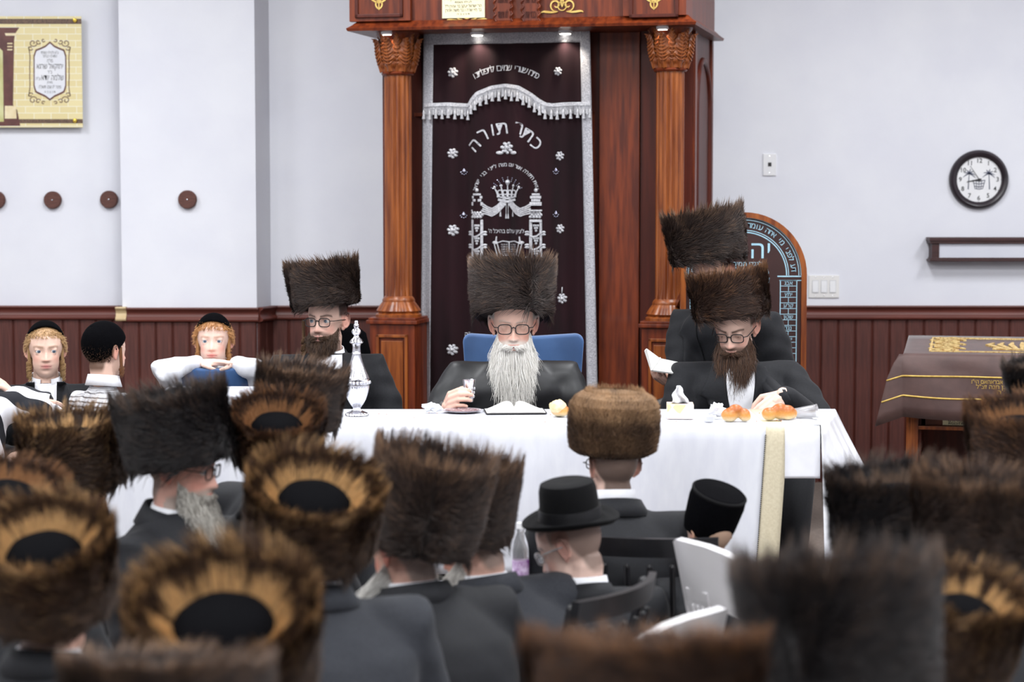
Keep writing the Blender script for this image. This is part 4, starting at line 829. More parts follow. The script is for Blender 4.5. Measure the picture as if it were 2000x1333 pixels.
for k in range(60):
    px = rnd.uniform(700, 1590); p_ = T(px, rnd.uniform(806, 826)); s = rnd.uniform(.0012, .003); cr_.sphere((p_.x, p_.y, p_.z+s*.4), (s, s*.8, s*.6), 5, 4)
tag(cr_.build('crumbs', M_crust, None), 'scattered golden bread crumbs on the white tablecloth', 'crumbs', kind='stuff')
# ------------------------------------------------------------------ chairs
M_blue_v = mat('blue_velvet', rgb(62, 98, 148), .75, col2=rgb(50, 84, 132), scale=6, sheen=.4, bump=.08, bscale=20); M_dkw = mat('black_wood', rgb(28, 28, 32), .38, col2=rgb(20, 20, 23), scale=10, stretch=(6, 6, .6))
def blue_chair(px, Y, ztop, wpx, lab, rz=0, dip=.03):
    c = at(px, 700, Y); t = empty('blue_armchair', (c.x, Y, 0), rz); tag(t, lab, 'chair', 'blue velvet chairs'); w_ = wpx*Y/FPX/2; v = []; n = 24; m_ = 10
    for side in (0, 1):
        for j in range(m_+1):
            for i in range(n+1):
                a = -1+2*i/n; zt2 = ztop-dip*(1-abs(a)**1.5)-.02*(abs(a) > .97); z = .42+(zt2-.42)*j/m_; x = a*w_*(.82+.18*j/m_); y = -.13*abs(a)**2.2+(.05 if side else -.025-.03*math.sin(PI*j/m_)*(1-a*a)); 
                v.append((x, y+.08*(j/m_), z))
    N2 = (n+1)*(m_+1); f = []
    for j in range(m_):
        for i in range(n): q_ = j*(n+1)+i; f.append((q_, q_+1, q_+n+2, q_+n+1)); f.append((N2+q_, N2+q_+n+1, N2+q_+n+2, N2+q_+1))
    for i in range(n): f.append((i, N2+i, N2+i+1, i+1)); q_ = m_*(n+1)+i; f.append((q_, q_+1, N2+q_+1, N2+q_))
    for j in range(m_): q_ = j*(n+1); f.append((q_, q_+n+1, N2+q_+n+1, N2+q_)); q_ += n; f.append((q_, N2+q_, N2+q_+n+1, q_+n+1))
    o = MB().add(v, f).build('backrest', M_blue_v, t, smooth=True); b_ = o.modifiers.new('b', 'BEVEL'); b_.width = .015; b_.segments = 3; b_.limit_method = 'ANGLE'
    MB().tube([(0, .012+.0, .45), (0, .09, ztop-dip-.01)], .004, 6).build('seam', M_blue_v, t); MB().box(-w_*.85, w_*.85, -.5, .03, .34, .45, b=.03).build('seat', M_blue_v, t, smooth='auto')
    for sx in (-1, 1):
        for yy in (-.45, -.0): MB().tube([(sx*w_*.75, yy, 0), (sx*w_*.75, yy, .35)], [.016, .022], 10).build('leg', M_dkw, t, smooth=True)
    return t
# ------------------------------------------------------------------ people: materials
def fur_mat(name, dark, mid, gold, tipw=.35):
    m = bpy.data.materials.new(name); m.use_nodes = True; nt = m.node_tree; b = nt.nodes['Principled BSDF']; L = nt.links.new
    a = nt.nodes.new('ShaderNodeAttribute'); a.attribute_name = 'tone'; hi = nt.nodes.new('ShaderNodeHairInfo')
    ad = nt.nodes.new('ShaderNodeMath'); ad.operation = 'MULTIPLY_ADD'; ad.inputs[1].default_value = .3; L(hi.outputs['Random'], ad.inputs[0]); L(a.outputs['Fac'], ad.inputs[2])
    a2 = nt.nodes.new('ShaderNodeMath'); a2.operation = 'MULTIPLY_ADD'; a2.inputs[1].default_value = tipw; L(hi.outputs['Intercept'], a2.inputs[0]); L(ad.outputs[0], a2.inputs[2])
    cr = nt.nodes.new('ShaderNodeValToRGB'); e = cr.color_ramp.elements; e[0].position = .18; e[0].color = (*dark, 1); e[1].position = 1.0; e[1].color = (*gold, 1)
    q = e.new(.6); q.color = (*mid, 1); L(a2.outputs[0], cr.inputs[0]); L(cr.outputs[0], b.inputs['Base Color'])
    b.inputs['Roughness'].default_value = .42; b.inputs['Specular IOR Level'].default_value = .38
    return m
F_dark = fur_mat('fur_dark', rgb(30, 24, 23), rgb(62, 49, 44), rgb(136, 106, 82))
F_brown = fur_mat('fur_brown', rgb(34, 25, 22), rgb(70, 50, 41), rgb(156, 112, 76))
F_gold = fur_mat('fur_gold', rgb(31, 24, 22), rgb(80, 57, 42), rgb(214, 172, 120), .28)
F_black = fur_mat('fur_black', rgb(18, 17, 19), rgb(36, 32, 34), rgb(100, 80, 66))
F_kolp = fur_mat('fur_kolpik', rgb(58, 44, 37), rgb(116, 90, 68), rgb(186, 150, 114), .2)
CORE = {F_dark: mat('fur_skin_dark', rgb(36, 26, 22), .9, col2=rgb(24, 18, 16), scale=60), F_brown: mat('fur_skin_brown', rgb(46, 31, 24), .9, col2=rgb(32, 22, 17), scale=60),
        F_gold: mat('fur_skin_gold', rgb(64, 40, 24), .9, col2=rgb(42, 26, 18), scale=60), F_black: mat('fur_skin_black', rgb(24, 20, 20), .9, col2=rgb(18, 16, 16), scale=60), F_kolp: mat('fur_skin_kolpik', rgb(84, 58, 40), .9, col2=rgb(64, 44, 32), scale=60)}
M_capv = mat('black_velvet', rgb(9, 9, 12), .9, col2=rgb(5, 5, 7), scale=200, spec=.04)
M_skin = mat('skin', rgb(220, 180, 160), .5, attr='col', spec=.35)
M_suit = mat('black_suit', rgb(27, 28, 33), .75, col2=rgb(21, 22, 26), scale=160, bump=.12, bscale=14, spec=.3, sheen=.06)
M_satin = mat('black_satin', rgb(20, 21, 25), .5, col2=rgb(15, 16, 19), scale=30, bump=.15, bscale=10, spec=.5)
M_greysuit = mat('charcoal_suit', rgb(52, 54, 60), .8, col2=rgb(42, 44, 50), scale=200, bump=.12, bscale=14, spec=.25, sheen=.08)
M_shirt = mat('white_shirt', rgb(238, 239, 244), .7, col2=rgb(230, 231, 238), scale=40, bump=.1, bscale=18)
M_glassf = mat('glasses_black', rgb(22, 22, 26), .3, col2=rgb(16, 16, 19), scale=30)
M_glassc = mat('glasses_clear', rgb(205, 205, 205), .3, col2=rgb(180, 180, 184), scale=30)
M_lens = mat('lens', (1, 1, 1), .02, trans=1, alpha=.12)
M_shoe = mat('black_leather', rgb(18, 18, 19), .35, col2=rgb(12, 12, 13), scale=30)
def hairy(name, c0, c1):
    m = bpy.data.materials.new(name); m.use_nodes = True; nt = m.node_tree; b = nt.nodes['Principled BSDF']; hi = nt.nodes.new('ShaderNodeHairInfo')
    cr = nt.nodes.new('ShaderNodeValToRGB'); cr.color_ramp.elements[0].color = (*c0, 1); cr.color_ramp.elements[1].color = (*c1, 1)
    nt.links.new(hi.outputs['Random'], cr.inputs[0]); nt.links.new(cr.outputs[0], b.inputs['Base Color']); b.inputs['Roughness'].default_value = .5; b.inputs['Specular IOR Level'].default_value = .4; return m
def curves(name, pts, rad, m, parent, tone=None):
    """pts (N, K, 3) strands, rad (K,)"""
    N, K = pts.shape[:2]; cu = bpy.data.hair_curves.new(name); cu.add_curves([K]*N)
    cu.attributes['position'].data.foreach_set('vector', pts.astype(np.float32).ravel())
    ra = cu.attributes.get('radius') or cu.attributes.new('radius', 'FLOAT', 'POINT'); ra.data.foreach_set('value', np.tile(np.asarray(rad, np.float32), N))
    if tone is not None:
        t = cu.attributes.new('tone', 'FLOAT', 'CURVE'); t.data.foreach_set('value', tone.astype(np.float32))
    cu.materials.append(m); o = bpy.data.objects.new(name, cu); link(o, parent); return o
# ------------------------------------------------------------------ fur hats (unit: outer radius 1, height 1 from z -.5 to .5)
HATS = {}
def hat_geo(kind):
    if kind in HATS: return HATS[kind]
    rng = np.random.default_rng(sum(map(ord, kind))); kolp = kind == 'kolpik'
    core = MB(); crown = MB()
    if kolp:
        prof = [(0, -.47), (.62, -.47), (.78, -.46), (.92, -.36), (.96, -.1), (.96, .1), (.92, .28), (.83, .38), (.66, .43), (.45, .41), (0, .39)]
    else:
        prof = [(0, -.45), (.6, -.46), (.8, -.46), (.87, -.4), (.88, 0), (.9, .28), (.88, .36), (.83, .39), (.76, .35), (.62, .22), (.5, .11), (0, .08)]
    core.lathe(prof, 40)
    crown.lathe([(0, .05), (.56, .05), (.54, .14), (.47, .24), (.36, .3), (.15, .325), (0, .33)], 28, fn=lambda a, z: 1+.015*math.cos(6*a))
    K = 6; s = np.linspace(0, 1, K)[None, :]
    def clump(th, z, n1, n2, amp):
        a = np.floor(th/(2*np.pi)*n1).astype(int); b = np.floor((z+.6)*n2).astype(int); tab = rng.normal(0, 1, (n1+4, n2*2+4)); return tab[np.clip(a, 0, n1+3), np.clip(b, 0, n2*2+3)]*amp
    def wall_r(z): return np.interp(z, [-.5, -.4, 0, .28, .36, .8], [.84, .88, .89, .91, .9, .9]) if not kolp else np.interp(z, [-.5, -.38, -.1, .1, .28, .4, .46, .8], [.74, .91, .96, .96, .92, .8, .62, .3])
    out = []; tone = []
    def emit(th, r, z, dth, dr, dz, tn):
        out.append(np.stack([(r+dr)*np.cos(th+dth), (r+dr)*np.sin(th+dth), z+dz], -1)); tone.append(tn)
    if kolp:
        N = 17000; th = rng.uniform(0, 2*np.pi, N); z = rng.uniform(-.48, .45, N); al = np.radians(70)+rng.normal(0, .5, N); L = rng.uniform(.06, .14, N)
        Z = z[:, None]+L[:, None]*np.sin(al)[:, None]*s; TH = (np.cos(al)*L*.9)[:, None]*s
        DR = wall_r(Z)-wall_r(z)[:, None]+(rng.uniform(.02, .1, N))[:, None]*s
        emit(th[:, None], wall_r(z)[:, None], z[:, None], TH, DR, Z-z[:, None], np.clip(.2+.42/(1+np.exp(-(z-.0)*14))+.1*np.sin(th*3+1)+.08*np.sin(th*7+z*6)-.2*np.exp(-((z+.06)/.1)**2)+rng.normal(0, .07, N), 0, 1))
        N = 4500; th = rng.uniform(0, 2*np.pi, N); r = np.sqrt(rng.uniform(.02, .62, N)); z = np.interp(r, [0, .45, .66, .83], [.39, .41, .43, .38]); L = rng.uniform(.05, .1, N)
        emit(th[:, None], r[:, None], z[:, None], .1*rng.normal(0, 1, N)[:, None]*s, (L*.45)[:, None]*s, (L*.4)[:, None]*s, np.clip(.55+rng.normal(0, .12, N)-.35*(np.abs(np.cos(th)*r) < .06), 0, 1))
    else:
        seam = {'a': -1.2, 'b': .3, 'c': 2.2}[kind[0]]
        N = 13000; th = rng.uniform(0, 2*np.pi, N); z = rng.uniform(-.49, .38, N); h = (z+.5)/.9
        sg = np.where(np.sin(th-seam) > 0, 1.0, -1.0)*np.minimum(1, .35+np.abs(np.sin(th-seam))*1.2)
        thc = (np.floor(th/(2*np.pi)*64)+.5)*2*np.pi/64; al = np.radians(2+66*h**2.6)+clump(th, z, 60, 9, .24)+rng.normal(0, .12, N); L = rng.uniform(.26, .5, N)*(1-.35*h)
        Z = z[:, None]+L[:, None]*1.15*(np.sin(al)[:, None]*s); TH = (sg*np.cos(al)*L)[:, None]*s+((thc-th)*.6*h**3)[:, None]*s
        lift = (.045+.05*h+.035*rng.uniform(0, 1, N)+clump(th, z, 60, 9, .018))
        DR = wall_r(Z)-wall_r(z)[:, None]+lift[:, None]*s**1.2
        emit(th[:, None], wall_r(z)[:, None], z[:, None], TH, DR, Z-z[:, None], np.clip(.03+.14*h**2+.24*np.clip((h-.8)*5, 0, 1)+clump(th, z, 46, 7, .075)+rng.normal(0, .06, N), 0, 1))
        N = 2000; th = rng.uniform(0, 2*np.pi, N); r = rng.uniform(.78, .92, N); z = np.interp(r, [.76, .83, .9], [.35, .39, .33]); thc = (np.floor(th/(2*np.pi)*64)+.5)*2*np.pi/64; L = rng.uniform(.1, .24, N)*(1+clump(th, r, 64, 1, .22))
        lean = clump(th, r, 70, 4, .2)+.35*np.sign(np.sin(th-seam)); outw = np.interp(r, [.78, .85, .92], [-.1, .1, .3])+rng.normal(0, .1, N)
        emit(th[:, None], r[:, None], z[:, None], (lean*L*.5+(thc-th)*.7)[:, None]*s, (outw*L)[:, None]*s, (L*.8)[:, None]*s*(1-.15*s), np.clip(np.interp(r, [.78, .84, .92], [.12, .3, .42])+clump(th, r, 26, 3, .12)+rng.normal(0, .07, N), 0, 1))
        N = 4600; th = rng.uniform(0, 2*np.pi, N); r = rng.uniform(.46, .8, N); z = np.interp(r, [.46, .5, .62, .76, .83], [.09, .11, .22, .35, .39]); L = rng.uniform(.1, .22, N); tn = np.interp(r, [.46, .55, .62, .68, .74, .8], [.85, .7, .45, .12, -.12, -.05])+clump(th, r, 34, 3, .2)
        emit(th[:, None], r[:, None], z[:, None], ((clump(th, r, 50, 3, .12)+.15*np.sign(np.sin(th-seam)))*L)[:, None]*s, (L*.55)[:, None]*s*(1-.25*s), (L*.78)[:, None]*s+.02*s, np.clip(tn+rng.normal(0, .07, N), 0, 1))
        N = 900; th = rng.uniform(0, 2*np.pi, N); r = rng.uniform(.72, .86, N); z = np.full(N, -.46); L = rng.uniform(.08, .2, N)
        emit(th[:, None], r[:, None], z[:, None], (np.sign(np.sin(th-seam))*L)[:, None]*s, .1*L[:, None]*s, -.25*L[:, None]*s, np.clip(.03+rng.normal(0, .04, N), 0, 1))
    HATS[kind] = dict(core=core.mesh('fur_band', True), crown=crown.mesh('velvet_crown', True), pts=np.concatenate(out), tone=np.concatenate(tone), fur={})
    return HATS[kind]
def fur_hat(par, W, Rr, H, kind, fm, name='fur_hat'):
    """W: matrix in the parent's space placing the hat's centre"""
    g = hat_geo(kind); h = bpy.data.objects.new(name, g['core']); me = g['core']
    if (fm, 'core') not in g: c = me.copy(); c.materials.append(CORE[fm]); g[(fm, 'core')] = c
    h.data = g[(fm, 'core')]; link(h, par); h.matrix_local = W @ Matrix.Diagonal((Rr, Rr, H, 1))
    if fm not in g['fur']:
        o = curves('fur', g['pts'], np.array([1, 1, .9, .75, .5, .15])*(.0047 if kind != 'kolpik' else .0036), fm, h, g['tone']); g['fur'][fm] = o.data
    else: o = bpy.data.objects.new('fur', g['fur'][fm]); link(o, h)
    if kind != 'kolpik':
        if 'cm' not in g: g['cm'] = 1; g['crown'].materials.append(M_capv)
        link(bpy.data.objects.new('velvet_crown', g['crown']), h)
    return h
# ------------------------------------------------------------------ heads
def gs(a, c, s): return np.exp(-((a-c)/s)**2)
def head_pts(D):
    """surface of a head along unit directions D (n,3); faces -y; about .235 m tall, centre between the ears"""
    O = np.array([0, 0, -.005])
    def hit(c, r):
        c = np.array(c); r = np.array(r); d = D/r; o = (O-c)/r; A = (d*d).sum(1); B = (d*o).sum(1); C = (o*o).sum()-1; return (-B+np.sqrt(np.maximum(B*B-A*C, 0)))/A
    t1 = hit((0, .012, .03), (.075, .097, .092)); t2 = hit((0, -.03, -.046), (.055, .058, .073)); k = .006
    t = k*np.log(np.exp(t1/k)+np.exp(t2/k)); P = O+D*t[:, None]; x, y, z = P.T; ax = np.abs(x)
    m = np.clip((-y-.03)/.03, 0, 1); q = np.clip((.02-z)/.056, 0, 1)
    h = (.003+.019*q**1.15)*np.exp(-(x/(.0068+.004*q))**2)*(z < .03)*np.clip((z+.0445)/.008, 0, 1)*np.clip((.03-z)/.01, 0, 1)
    h += .007*gs(ax, .0125, .007)*gs(z, -.034, .007)
    h -= .0085*gs(ax, .031, .017)*gs(z, .004, .011); h += .0045*gs(ax, .03, .022)*gs(z, .026, .008)
    h += .004*gs(ax, .043, .018)*gs(z, -.022, .016); h += .0055*gs(x, 0, .021)*gs(z, -.056, .006)+.006*gs(x, 0, .017)*gs(z, -.0685, .006)-.0035*gs(x, 0, .024)*gs(z, -.062, .0022)
    h += .006*gs(x, 0, .02)*gs(z, -.101, .013)-.003*gs(x, 0, .025)*gs(z, -.082, .006)
    P[:, 1] -= h*m; return P
def head_add(mb, M, lid=.0055):
    nl, nn = 90, 84; D = []
    for i in range(nl+1):
        t = -PI/2+PI*i/nl
        for k in range(nn): a = 2*PI*k/nn; D.append((math.cos(t)*math.cos(a), math.cos(t)*math.sin(a), math.sin(t)))
    P = head_pts(np.array(D)); f = [(i*nn+k, i*nn+(k+1) % nn, (i+1)*nn+(k+1) % nn, (i+1)*nn+k) for i in range(nl) for k in range(nn)]
    mb.add([tuple(p) for p in P], f, M)
    for sg in (-1, 1):
        E = M @ Matrix.Translation((sg*.075, .014, -.004)) @ Matrix.Rotation(sg*R(-22), 4, 'Z') @ Matrix.Rotation(R(-8), 4, 'X')
        mb.sphere((0, 0, 0), (.007, .017, .027), 12, 8, E)
        mb.tube([(sg*.006+sg*.003*math.sin(a), .019*math.cos(a)+.002, .004+.029*math.sin(a)*(1 if math.sin(a) > 0 else .95)) for a in [2*PI*i/18 for i in range(18)]], .0048, 6, True, E)
        mb.sphere((0, -.006, -.028), (.006, .009, .009), 8, 6, E)
        mb.sphere((sg*.031, -.0655-(.0022 if lid < .003 else 0), .004+lid), (.0155, .0125, .0115), 14, 10, M); mb.sphere((sg*.0303, -.0645, .004-.0095), (.0125, .0118, .0098), 14, 10, M)
def eye_mesh(iris):
    mb = MB().sphere((0, 0, 0), 1, 20, 14, Matrix.Rotation(PI/2, 4, 'X')); me = mb.mesh('eye', True)
    me.materials.append(mat('eye_white', rgb(232, 228, 224), .15, col2=rgb(224, 218, 214), scale=3)); me.materials.append(mat('iris_%s' % iris[0], iris[1], .1, col2=tuple(c*.6 for c in iris[1]), scale=60)); me.materials.append(M_black)
    for p in me.polygons:
        a = math.acos(max(-1, min(1, -Vector(p.center).normalized().y))); p.material_index = 2 if a < .33 else 1 if a < .68 else 0
    return me
_eyes = {}
def face_colours(me, Minv, o):
    P = mesh_np(me); A = np.array(Minv); L = P@A[:3, :3].T+A[:3, 3]; x, y, z = L.T; ax = np.abs(x); n = len(P)
    c = np.tile(np.array(o['skin']), (n, 1)); front = np.clip((-y-.03)/.02, 0, 1)*(np.abs(z) < .16)
    def mix(w, col): nonlocal c; w = np.clip(w, 0, 1)[:, None]; c = c*(1-w)+np.array(col)*w
    red = o.get('red', tuple(v*q for v, q in zip(o['skin'], (.95, .62, .58)))); inh = ((x*x+y*y+z*z) < .026).astype(float)
    mix(.55*gs(ax, .045, .022)*gs(z, -.03, .02)*front*inh, red); mix(.55*gs(x, 0, .014)*gs(z, -.033, .012)*front*inh, red); mix(.7*(np.abs(x) > .072)*inh*(np.abs(z) < .05), red)
    mix(.9*gs(x, 0, .021)*np.clip(1-np.abs(z+.0625)/.0125, 0, 1)**.5*front*inh*(np.abs(x) < .026), o.get('lip', rgb(196, 112, 108)))
    mix(.7*gs(z, -.0622, .0013)*(ax < .0215)*front*inh, rgb(120, 50, 52))
    if o.get('brow'): 
        zb = .021+.007*np.clip((ax-.012)/.03, 0, 1)-.008*np.clip((ax-.036)/.02, 0, 1); mix(o.get('browk', .85)*np.exp(-((z-zb)/.0042)**2)*((ax > .01)*(ax < .052))*front*inh, o['brow'])
    if o.get('lash', 1): mix(.55*gs(z, .0088, .0016)*(np.abs(ax-.031) < .0125)*front*inh, rgb(90, 62, 54))
    if o.get('hair'):
        hz = np.clip((z-.052-.0*y)/.01, 0, 1)*1.0; back = np.clip((y-.022+.25*(z-.0))/.012, 0, 1)*np.clip((z+.1)/.025, 0, 1); sb = np.clip((y+.03)/.01, 0, 1)*(ax > .05)*np.clip((z-.012)/.012, 0, 1)
        mix(o.get('hairk', .9)*np.maximum(np.maximum(np.maximum(hz*(y > -.055), np.clip((z-.066)/.006, 0, 1)), back), sb)*inh*(z < .2), o['hair'])
    if o.get('stub'): mix(o.get('stubk', .75)*np.clip((-.042-z-.35*(y+.06))/.012, 0, 1)*inh*(y < .02)*(~((np.abs(x) < .02)*(np.abs(z+.0625) < .011))), o['stub'])
    at_ = me.color_attributes.new('col', 'FLOAT_COLOR', 'POINT'); at_.data.foreach_set('color', np.concatenate([c, np.ones((n, 1))], 1).astype(np.float32).ravel())
def head_dir(az, el): return np.stack([np.sin(az)*np.cos(el), -np.cos(az)*np.cos(el), np.sin(el)], -1)
def beard(par, M, col0, col1, length, wid, N=4200, seed=1, chest=0, fork=0, rad=.0006, puff=1.0):
    """M: head -> parent; strands fall along the parent's -z"""
    rng = np.random.default_rng(seed); m = hairy('beard_%d' % seed, col0, col1); A = np.array(M); K = 8; s = np.linspace(0, 1, K)[None, :, None]
    n0 = N*3; az = rng.uniform(-1.35, 1.35, n0); el = rng.uniform(-1.35, -.3, n0); P = head_pts(head_dir(az, el)); x, y, z = P.T
    lim = np.interp(np.abs(az), [0, .28, .4, .8, 1.3, 1.5], [-.074, -.072, -.055, -.045, -.03, -.0]); ok = (z < lim) & (y < .012); P = P[ok][:N]; az = az[ok][:N]
    nm = int(N*.11); Pm = head_pts(head_dir(rng.uniform(-.5, .5, nm), rng.uniform(-.62, -.52, nm))); Pm = Pm[np.abs(Pm[:, 0]) < .03]; nm = len(Pm)
    W = P@A[:3, :3].T+A[:3, 3]; Ou = (head_dir(az, np.full(len(az), -.35)))@A[:3, :3].T
    Lr = length*(1-.5*np.clip(np.abs(az)/1.4, 0, 1)**1.2)*rng.uniform(.4, 1.05, len(W))**.7*rng.uniform(.8, 1.12, 70)[rng.integers(0, 70, len(W))]
    cx = A[0, 3]+A[0, 1]*-.07; fx = (W[:, 0]-cx)
    pts = np.repeat(W[:, None, :], K, 1); sx = s[:, :, 0]
    pts = pts+Ou[:, None, :]*(puff*(.016+.01*rng.uniform(0, 1, len(W)))*np.cos(az*.75))[:, None, None]*(1-(1-s)**2)
    pts[:, :, 2] -= Lr[:, None]*sx**1.15
    tgt = np.sign(rng.normal(fx*10, .3))*fork+fx*wid+rng.normal(0, .008, len(W)); pts[:, :, 0] += (tgt-fx)[:, None]*sx**1.3
    cl = rng.integers(0, 70, len(W)); tabp = rng.uniform(0, 6.28, 70); ph = tabp[cl]+rng.normal(0, .35, len(W)); amp = (.0055*rng.uniform(.3, 1.5, len(W)))[:, None]*min(1, length/.12)
    pts[:, :, 0] += amp*np.sin(ph[:, None]+sx*9)*sx; pts[:, :, 1] += amp*np.cos(ph[:, None]*1.7+sx*8)*sx-chest*sx**2
    Wm = Pm@A[:3, :3].T+A[:3, 3]; sgn = np.sign(Pm[:, 0]+rng.normal(0, .002, nm)); pm = np.repeat(Wm[:, None, :], K, 1)
    dm = np.stack([sgn*rng.uniform(.008, .024, nm), -rng.uniform(.004, .01, nm), -rng.uniform(.005, .013, nm)], -1)@A[:3, :3].T; pm = pm+dm[:, None, :]*s
    pts = np.concatenate([pts, pm]); 
    # soft core under the strands
    core = MB(); c = M @ Vector((0, -.052, -.092)); z1 = c.z-length*.72; secs = []
    for t in (0, .12, .3, .5, .7, .88, 1):
        w_ = .034*(1+(wid-1)*t)*(1-.6*t**2); secs.append(((c.x, c.y-.012*math.sin(PI*min(1, t+.1))-chest*t*t*.5, c.z-.01+(z1-c.z)*t), max(.008, w_), max(.005, .02*(1-.6*t))))
    b = core.loft(secs, 18).build('beard', mat('beard_core_%d' % seed, col0, .8, col2=col1, scale=90, stretch=(3, 3, .4)), par, smooth=True)
    return b, curves('beard_hair', pts, np.array([1, 1, 1, .95, .9, .8, .6, .25])*rad, m, b)
def sidelock(par, M, sg, length, col0, col1, start=(.07, -.03, .0), turns=5, r=.007, n=16, seed=3, straight=.3):
    rng = np.random.default_rng(seed); m = hairy('sidelock_%d_%d' % (seed, sg), col0, col1); p0 = M @ Vector((sg*start[0], start[1], start[2])); K = 40; s = np.linspace(0, 1, K)
    g = np.clip((s-straight)/(1-straight), 0, 1); a = g*turns*2*PI; out = []
    for k in range(90):
        o = rng.normal(0, .0024, 3); pa = rng.normal(0, .25); l = length*rng.uniform(.85, 1)
        x = p0.x+o[0]+r*np.sin(a+pa)*np.minimum(1, g*4)*(1-.35*g)*1.0; y = p0.y+o[1]-.008*s+r*np.cos(a+pa)*np.minimum(1, g*4)*(1-.35*g); z = p0.z+o[2]-l*s
        out.append(np.stack([x, y, z], -1))
    return curves('sidelock', np.array(out), np.linspace(.0008, .0004, K), m, par)
def hair_short(par, M, col0, col1, N=3500, L=.018, seed=5, fringe=.07, down=.5, back=-.06, rad=.0007):
    rng = np.random.default_rng(seed); m = hairy('hair_%d' % seed, col0, col1); A = np.array(M); D = rng.normal(0, 1, (N*4, 3)); D /= np.linalg.norm(D, axis=1)[:, None]; P = head_pts(D); x, y, z = P.T
    low = np.where(y > .02, back, np.where(y > -.04, .0+(-y)*1.0, fringe)); ok = z > low; P = P[ok][:N]; D = D[ok][:N]; K = 4; s = np.linspace(0, 1, K)[None, :, None]
    fl = np.stack([D[:, 0]*.5, np.where(D[:, 1] < 0, -.6, .5)*np.abs(D[:, 1]), -np.full(len(D), down)], -1)+rng.normal(0, .15, D.shape)
    pts = P[:, None, :]+D[:, None, :]*(L*.35)*s+fl[:, None, :]*L*(s**1.2)*rng.uniform(.6, 1.2, len(D))[:, None, None]
    return curves('hair', pts@A[:3, :3].T+A[:3, 3], np.array([1, 1, .8, .3])*rad, m, par)
def glasses(par, M, m, w=.031, rx=.0235, rz=.0165, zc=.002, yf=-.091, thick=.0019, lens=True, square=3.2):
    g = None; mb = MB()
    def rim(sg):
        out = []
        for i in range(28):
            a = 2*PI*i/28; ca, sa = math.cos(a), math.sin(a); out.append((sg*w+rx*math.copysign(abs(ca)**(2/square), ca), yf+.004*abs(sg*w+rx*ca)/.05, zc+rz*math.copysign(abs(sa)**(2/square), sa)))
        return out
    for sg in (-1, 1):
        mb.tube(rim(sg), thick, 6, True, M); mb.tube([(sg*(w+rx), yf+.004, zc+.006), (sg*.069, yf+.012, zc+.006), (sg*.077, -.03, zc+.006), (sg*.08, .012, zc+.004), (sg*.079, .026, zc-.012)], thick*.85, 6, False, M)
    mb.tube([(-w+rx, yf+.001, zc+.004), (0, yf-.002, zc+.008), (w-rx, yf+.001, zc+.004)], thick, 6, False, M); g = mb.build('glasses', m, par, smooth=True)
    if lens:
        for sg in (-1, 1):
            lb = MB(); R_ = rim(sg); lb.add(R_+[(p[0], p[1]+.0012, p[2]) for p in R_], [tuple(range(28)), tuple(range(55, 27, -1))]+[(i, (i+1) % 28, 28+(i+1) % 28, 28+i) for i in range(28)], M); lb.build('lens', M_lens, g)
    return g
# ------------------------------------------------------------------ hands
def hand_add(mb, W, d, nrm, side, curls=(.3, .35, .4, .45), thumb=(.3, .6), spread=.06, sc=1.0):
    """W wrist, d wrist->fingers, nrm palm normal, side +1: thumb along d x nrm"""
    W = Vector(W); d = Vector(d).normalized(); nrm = Vector(nrm); nrm = (nrm-d*nrm.dot(d)).normalized(); lat = d.cross(nrm)*side
    k = sc; L = ((.046, .026, .021), (.05, .029, .022), (.046, .027, .022), (.036, .021, .019)); off = (.027, .009, -.009, -.026); kl = (.09, .093, .088, .08)
    mb.tube([W, W+d*.03*k], [.023*k, .025*k], 10, sy=.75)
    for i in range(4):
        base = W+lat*off[i]*.6*k; kn = W+d*kl[i]*k+lat*off[i]*k
        mb.tube([base+d*.012*k, (base+kn)/2+d*.006*k, kn], [.0145*k, .0145*k, .0115*k], 8)
        p = kn; a = 0; pts = [kn]; sp = spread*(1.5-i)
        for j in range(3):
            a += curls[i]*(.9, 1.1, .8)[j]; dv = (d+lat*sp).normalized()*math.cos(a)+nrm*math.sin(a); p = p+dv*L[i][j]*k; pts.append(p)
        r0 = (.0098, .0102, .0098, .0088)[i]*k; mb.tube(pts, [r0*1.08, r0, r0*.9, r0*.74], 8)
    tb = W+d*.025*k+lat*.02*k; t1 = tb+(d*.55+lat*.75+nrm*thumb[0]*.9).normalized()*.042*k; t2 = t1+(d*.85+lat*(.5-thumb[1]*.7)+nrm*thumb[0]*1.4).normalized()*.034*k; t3 = t2+(d*.95+lat*(.25-thumb[1])+nrm*thumb[0]*1.6).normalized()*.027*k
    mb.tube([W+lat*.008*k, tb, t1, t2, t3], [.014*k, .0165*k, .0125*k, .0112*k, .0082*k], 8)
# ------------------------------------------------------------------ the figure
def ik(S, Wp, pole, a, b):
    v = Wp-S; L = min(v.length, (a+b)*.995); u = v.normalized(); x = (a*a-b*b+L*L)/(2*L); h = math.sqrt(max(0, a*a-x*x)); p = Vector(pole); p = p-u*p.dot(u); p = p.normalized() if p.length > 1e-6 else Vector((0, 0, -1))
    return S+u*x+p*h
def patch(bvh, rows, nx, off, name, m, par, thick=.003):
    """rows: (z, x0, x1) swept over the front of a garment"""
    v = []; last = -.1
    for (z, x0, x1) in rows:
        for i in range(nx+1):
            x = x0+(x1-x0)*i/nx; h = bvh.ray_cast(Vector((x, -1.5, z)), Vector((0, 1, 0)), 3); y = h[0].y if h[0] is not None else last; last = y; v.append((x, y-off, z))
    mb = MB().add(v, [(j*(nx+1)+i, j*(nx+1)+i+1, (j+1)*(nx+1)+i+1, (j+1)*(nx+1)+i) for j in range(len(rows)-1) for i in range(nx)])
    o = mb.build(name, m, par, smooth=True); s = o.modifiers.new('t', 'SOLIDIFY'); s.thickness = thick; s.offset = -1; return o
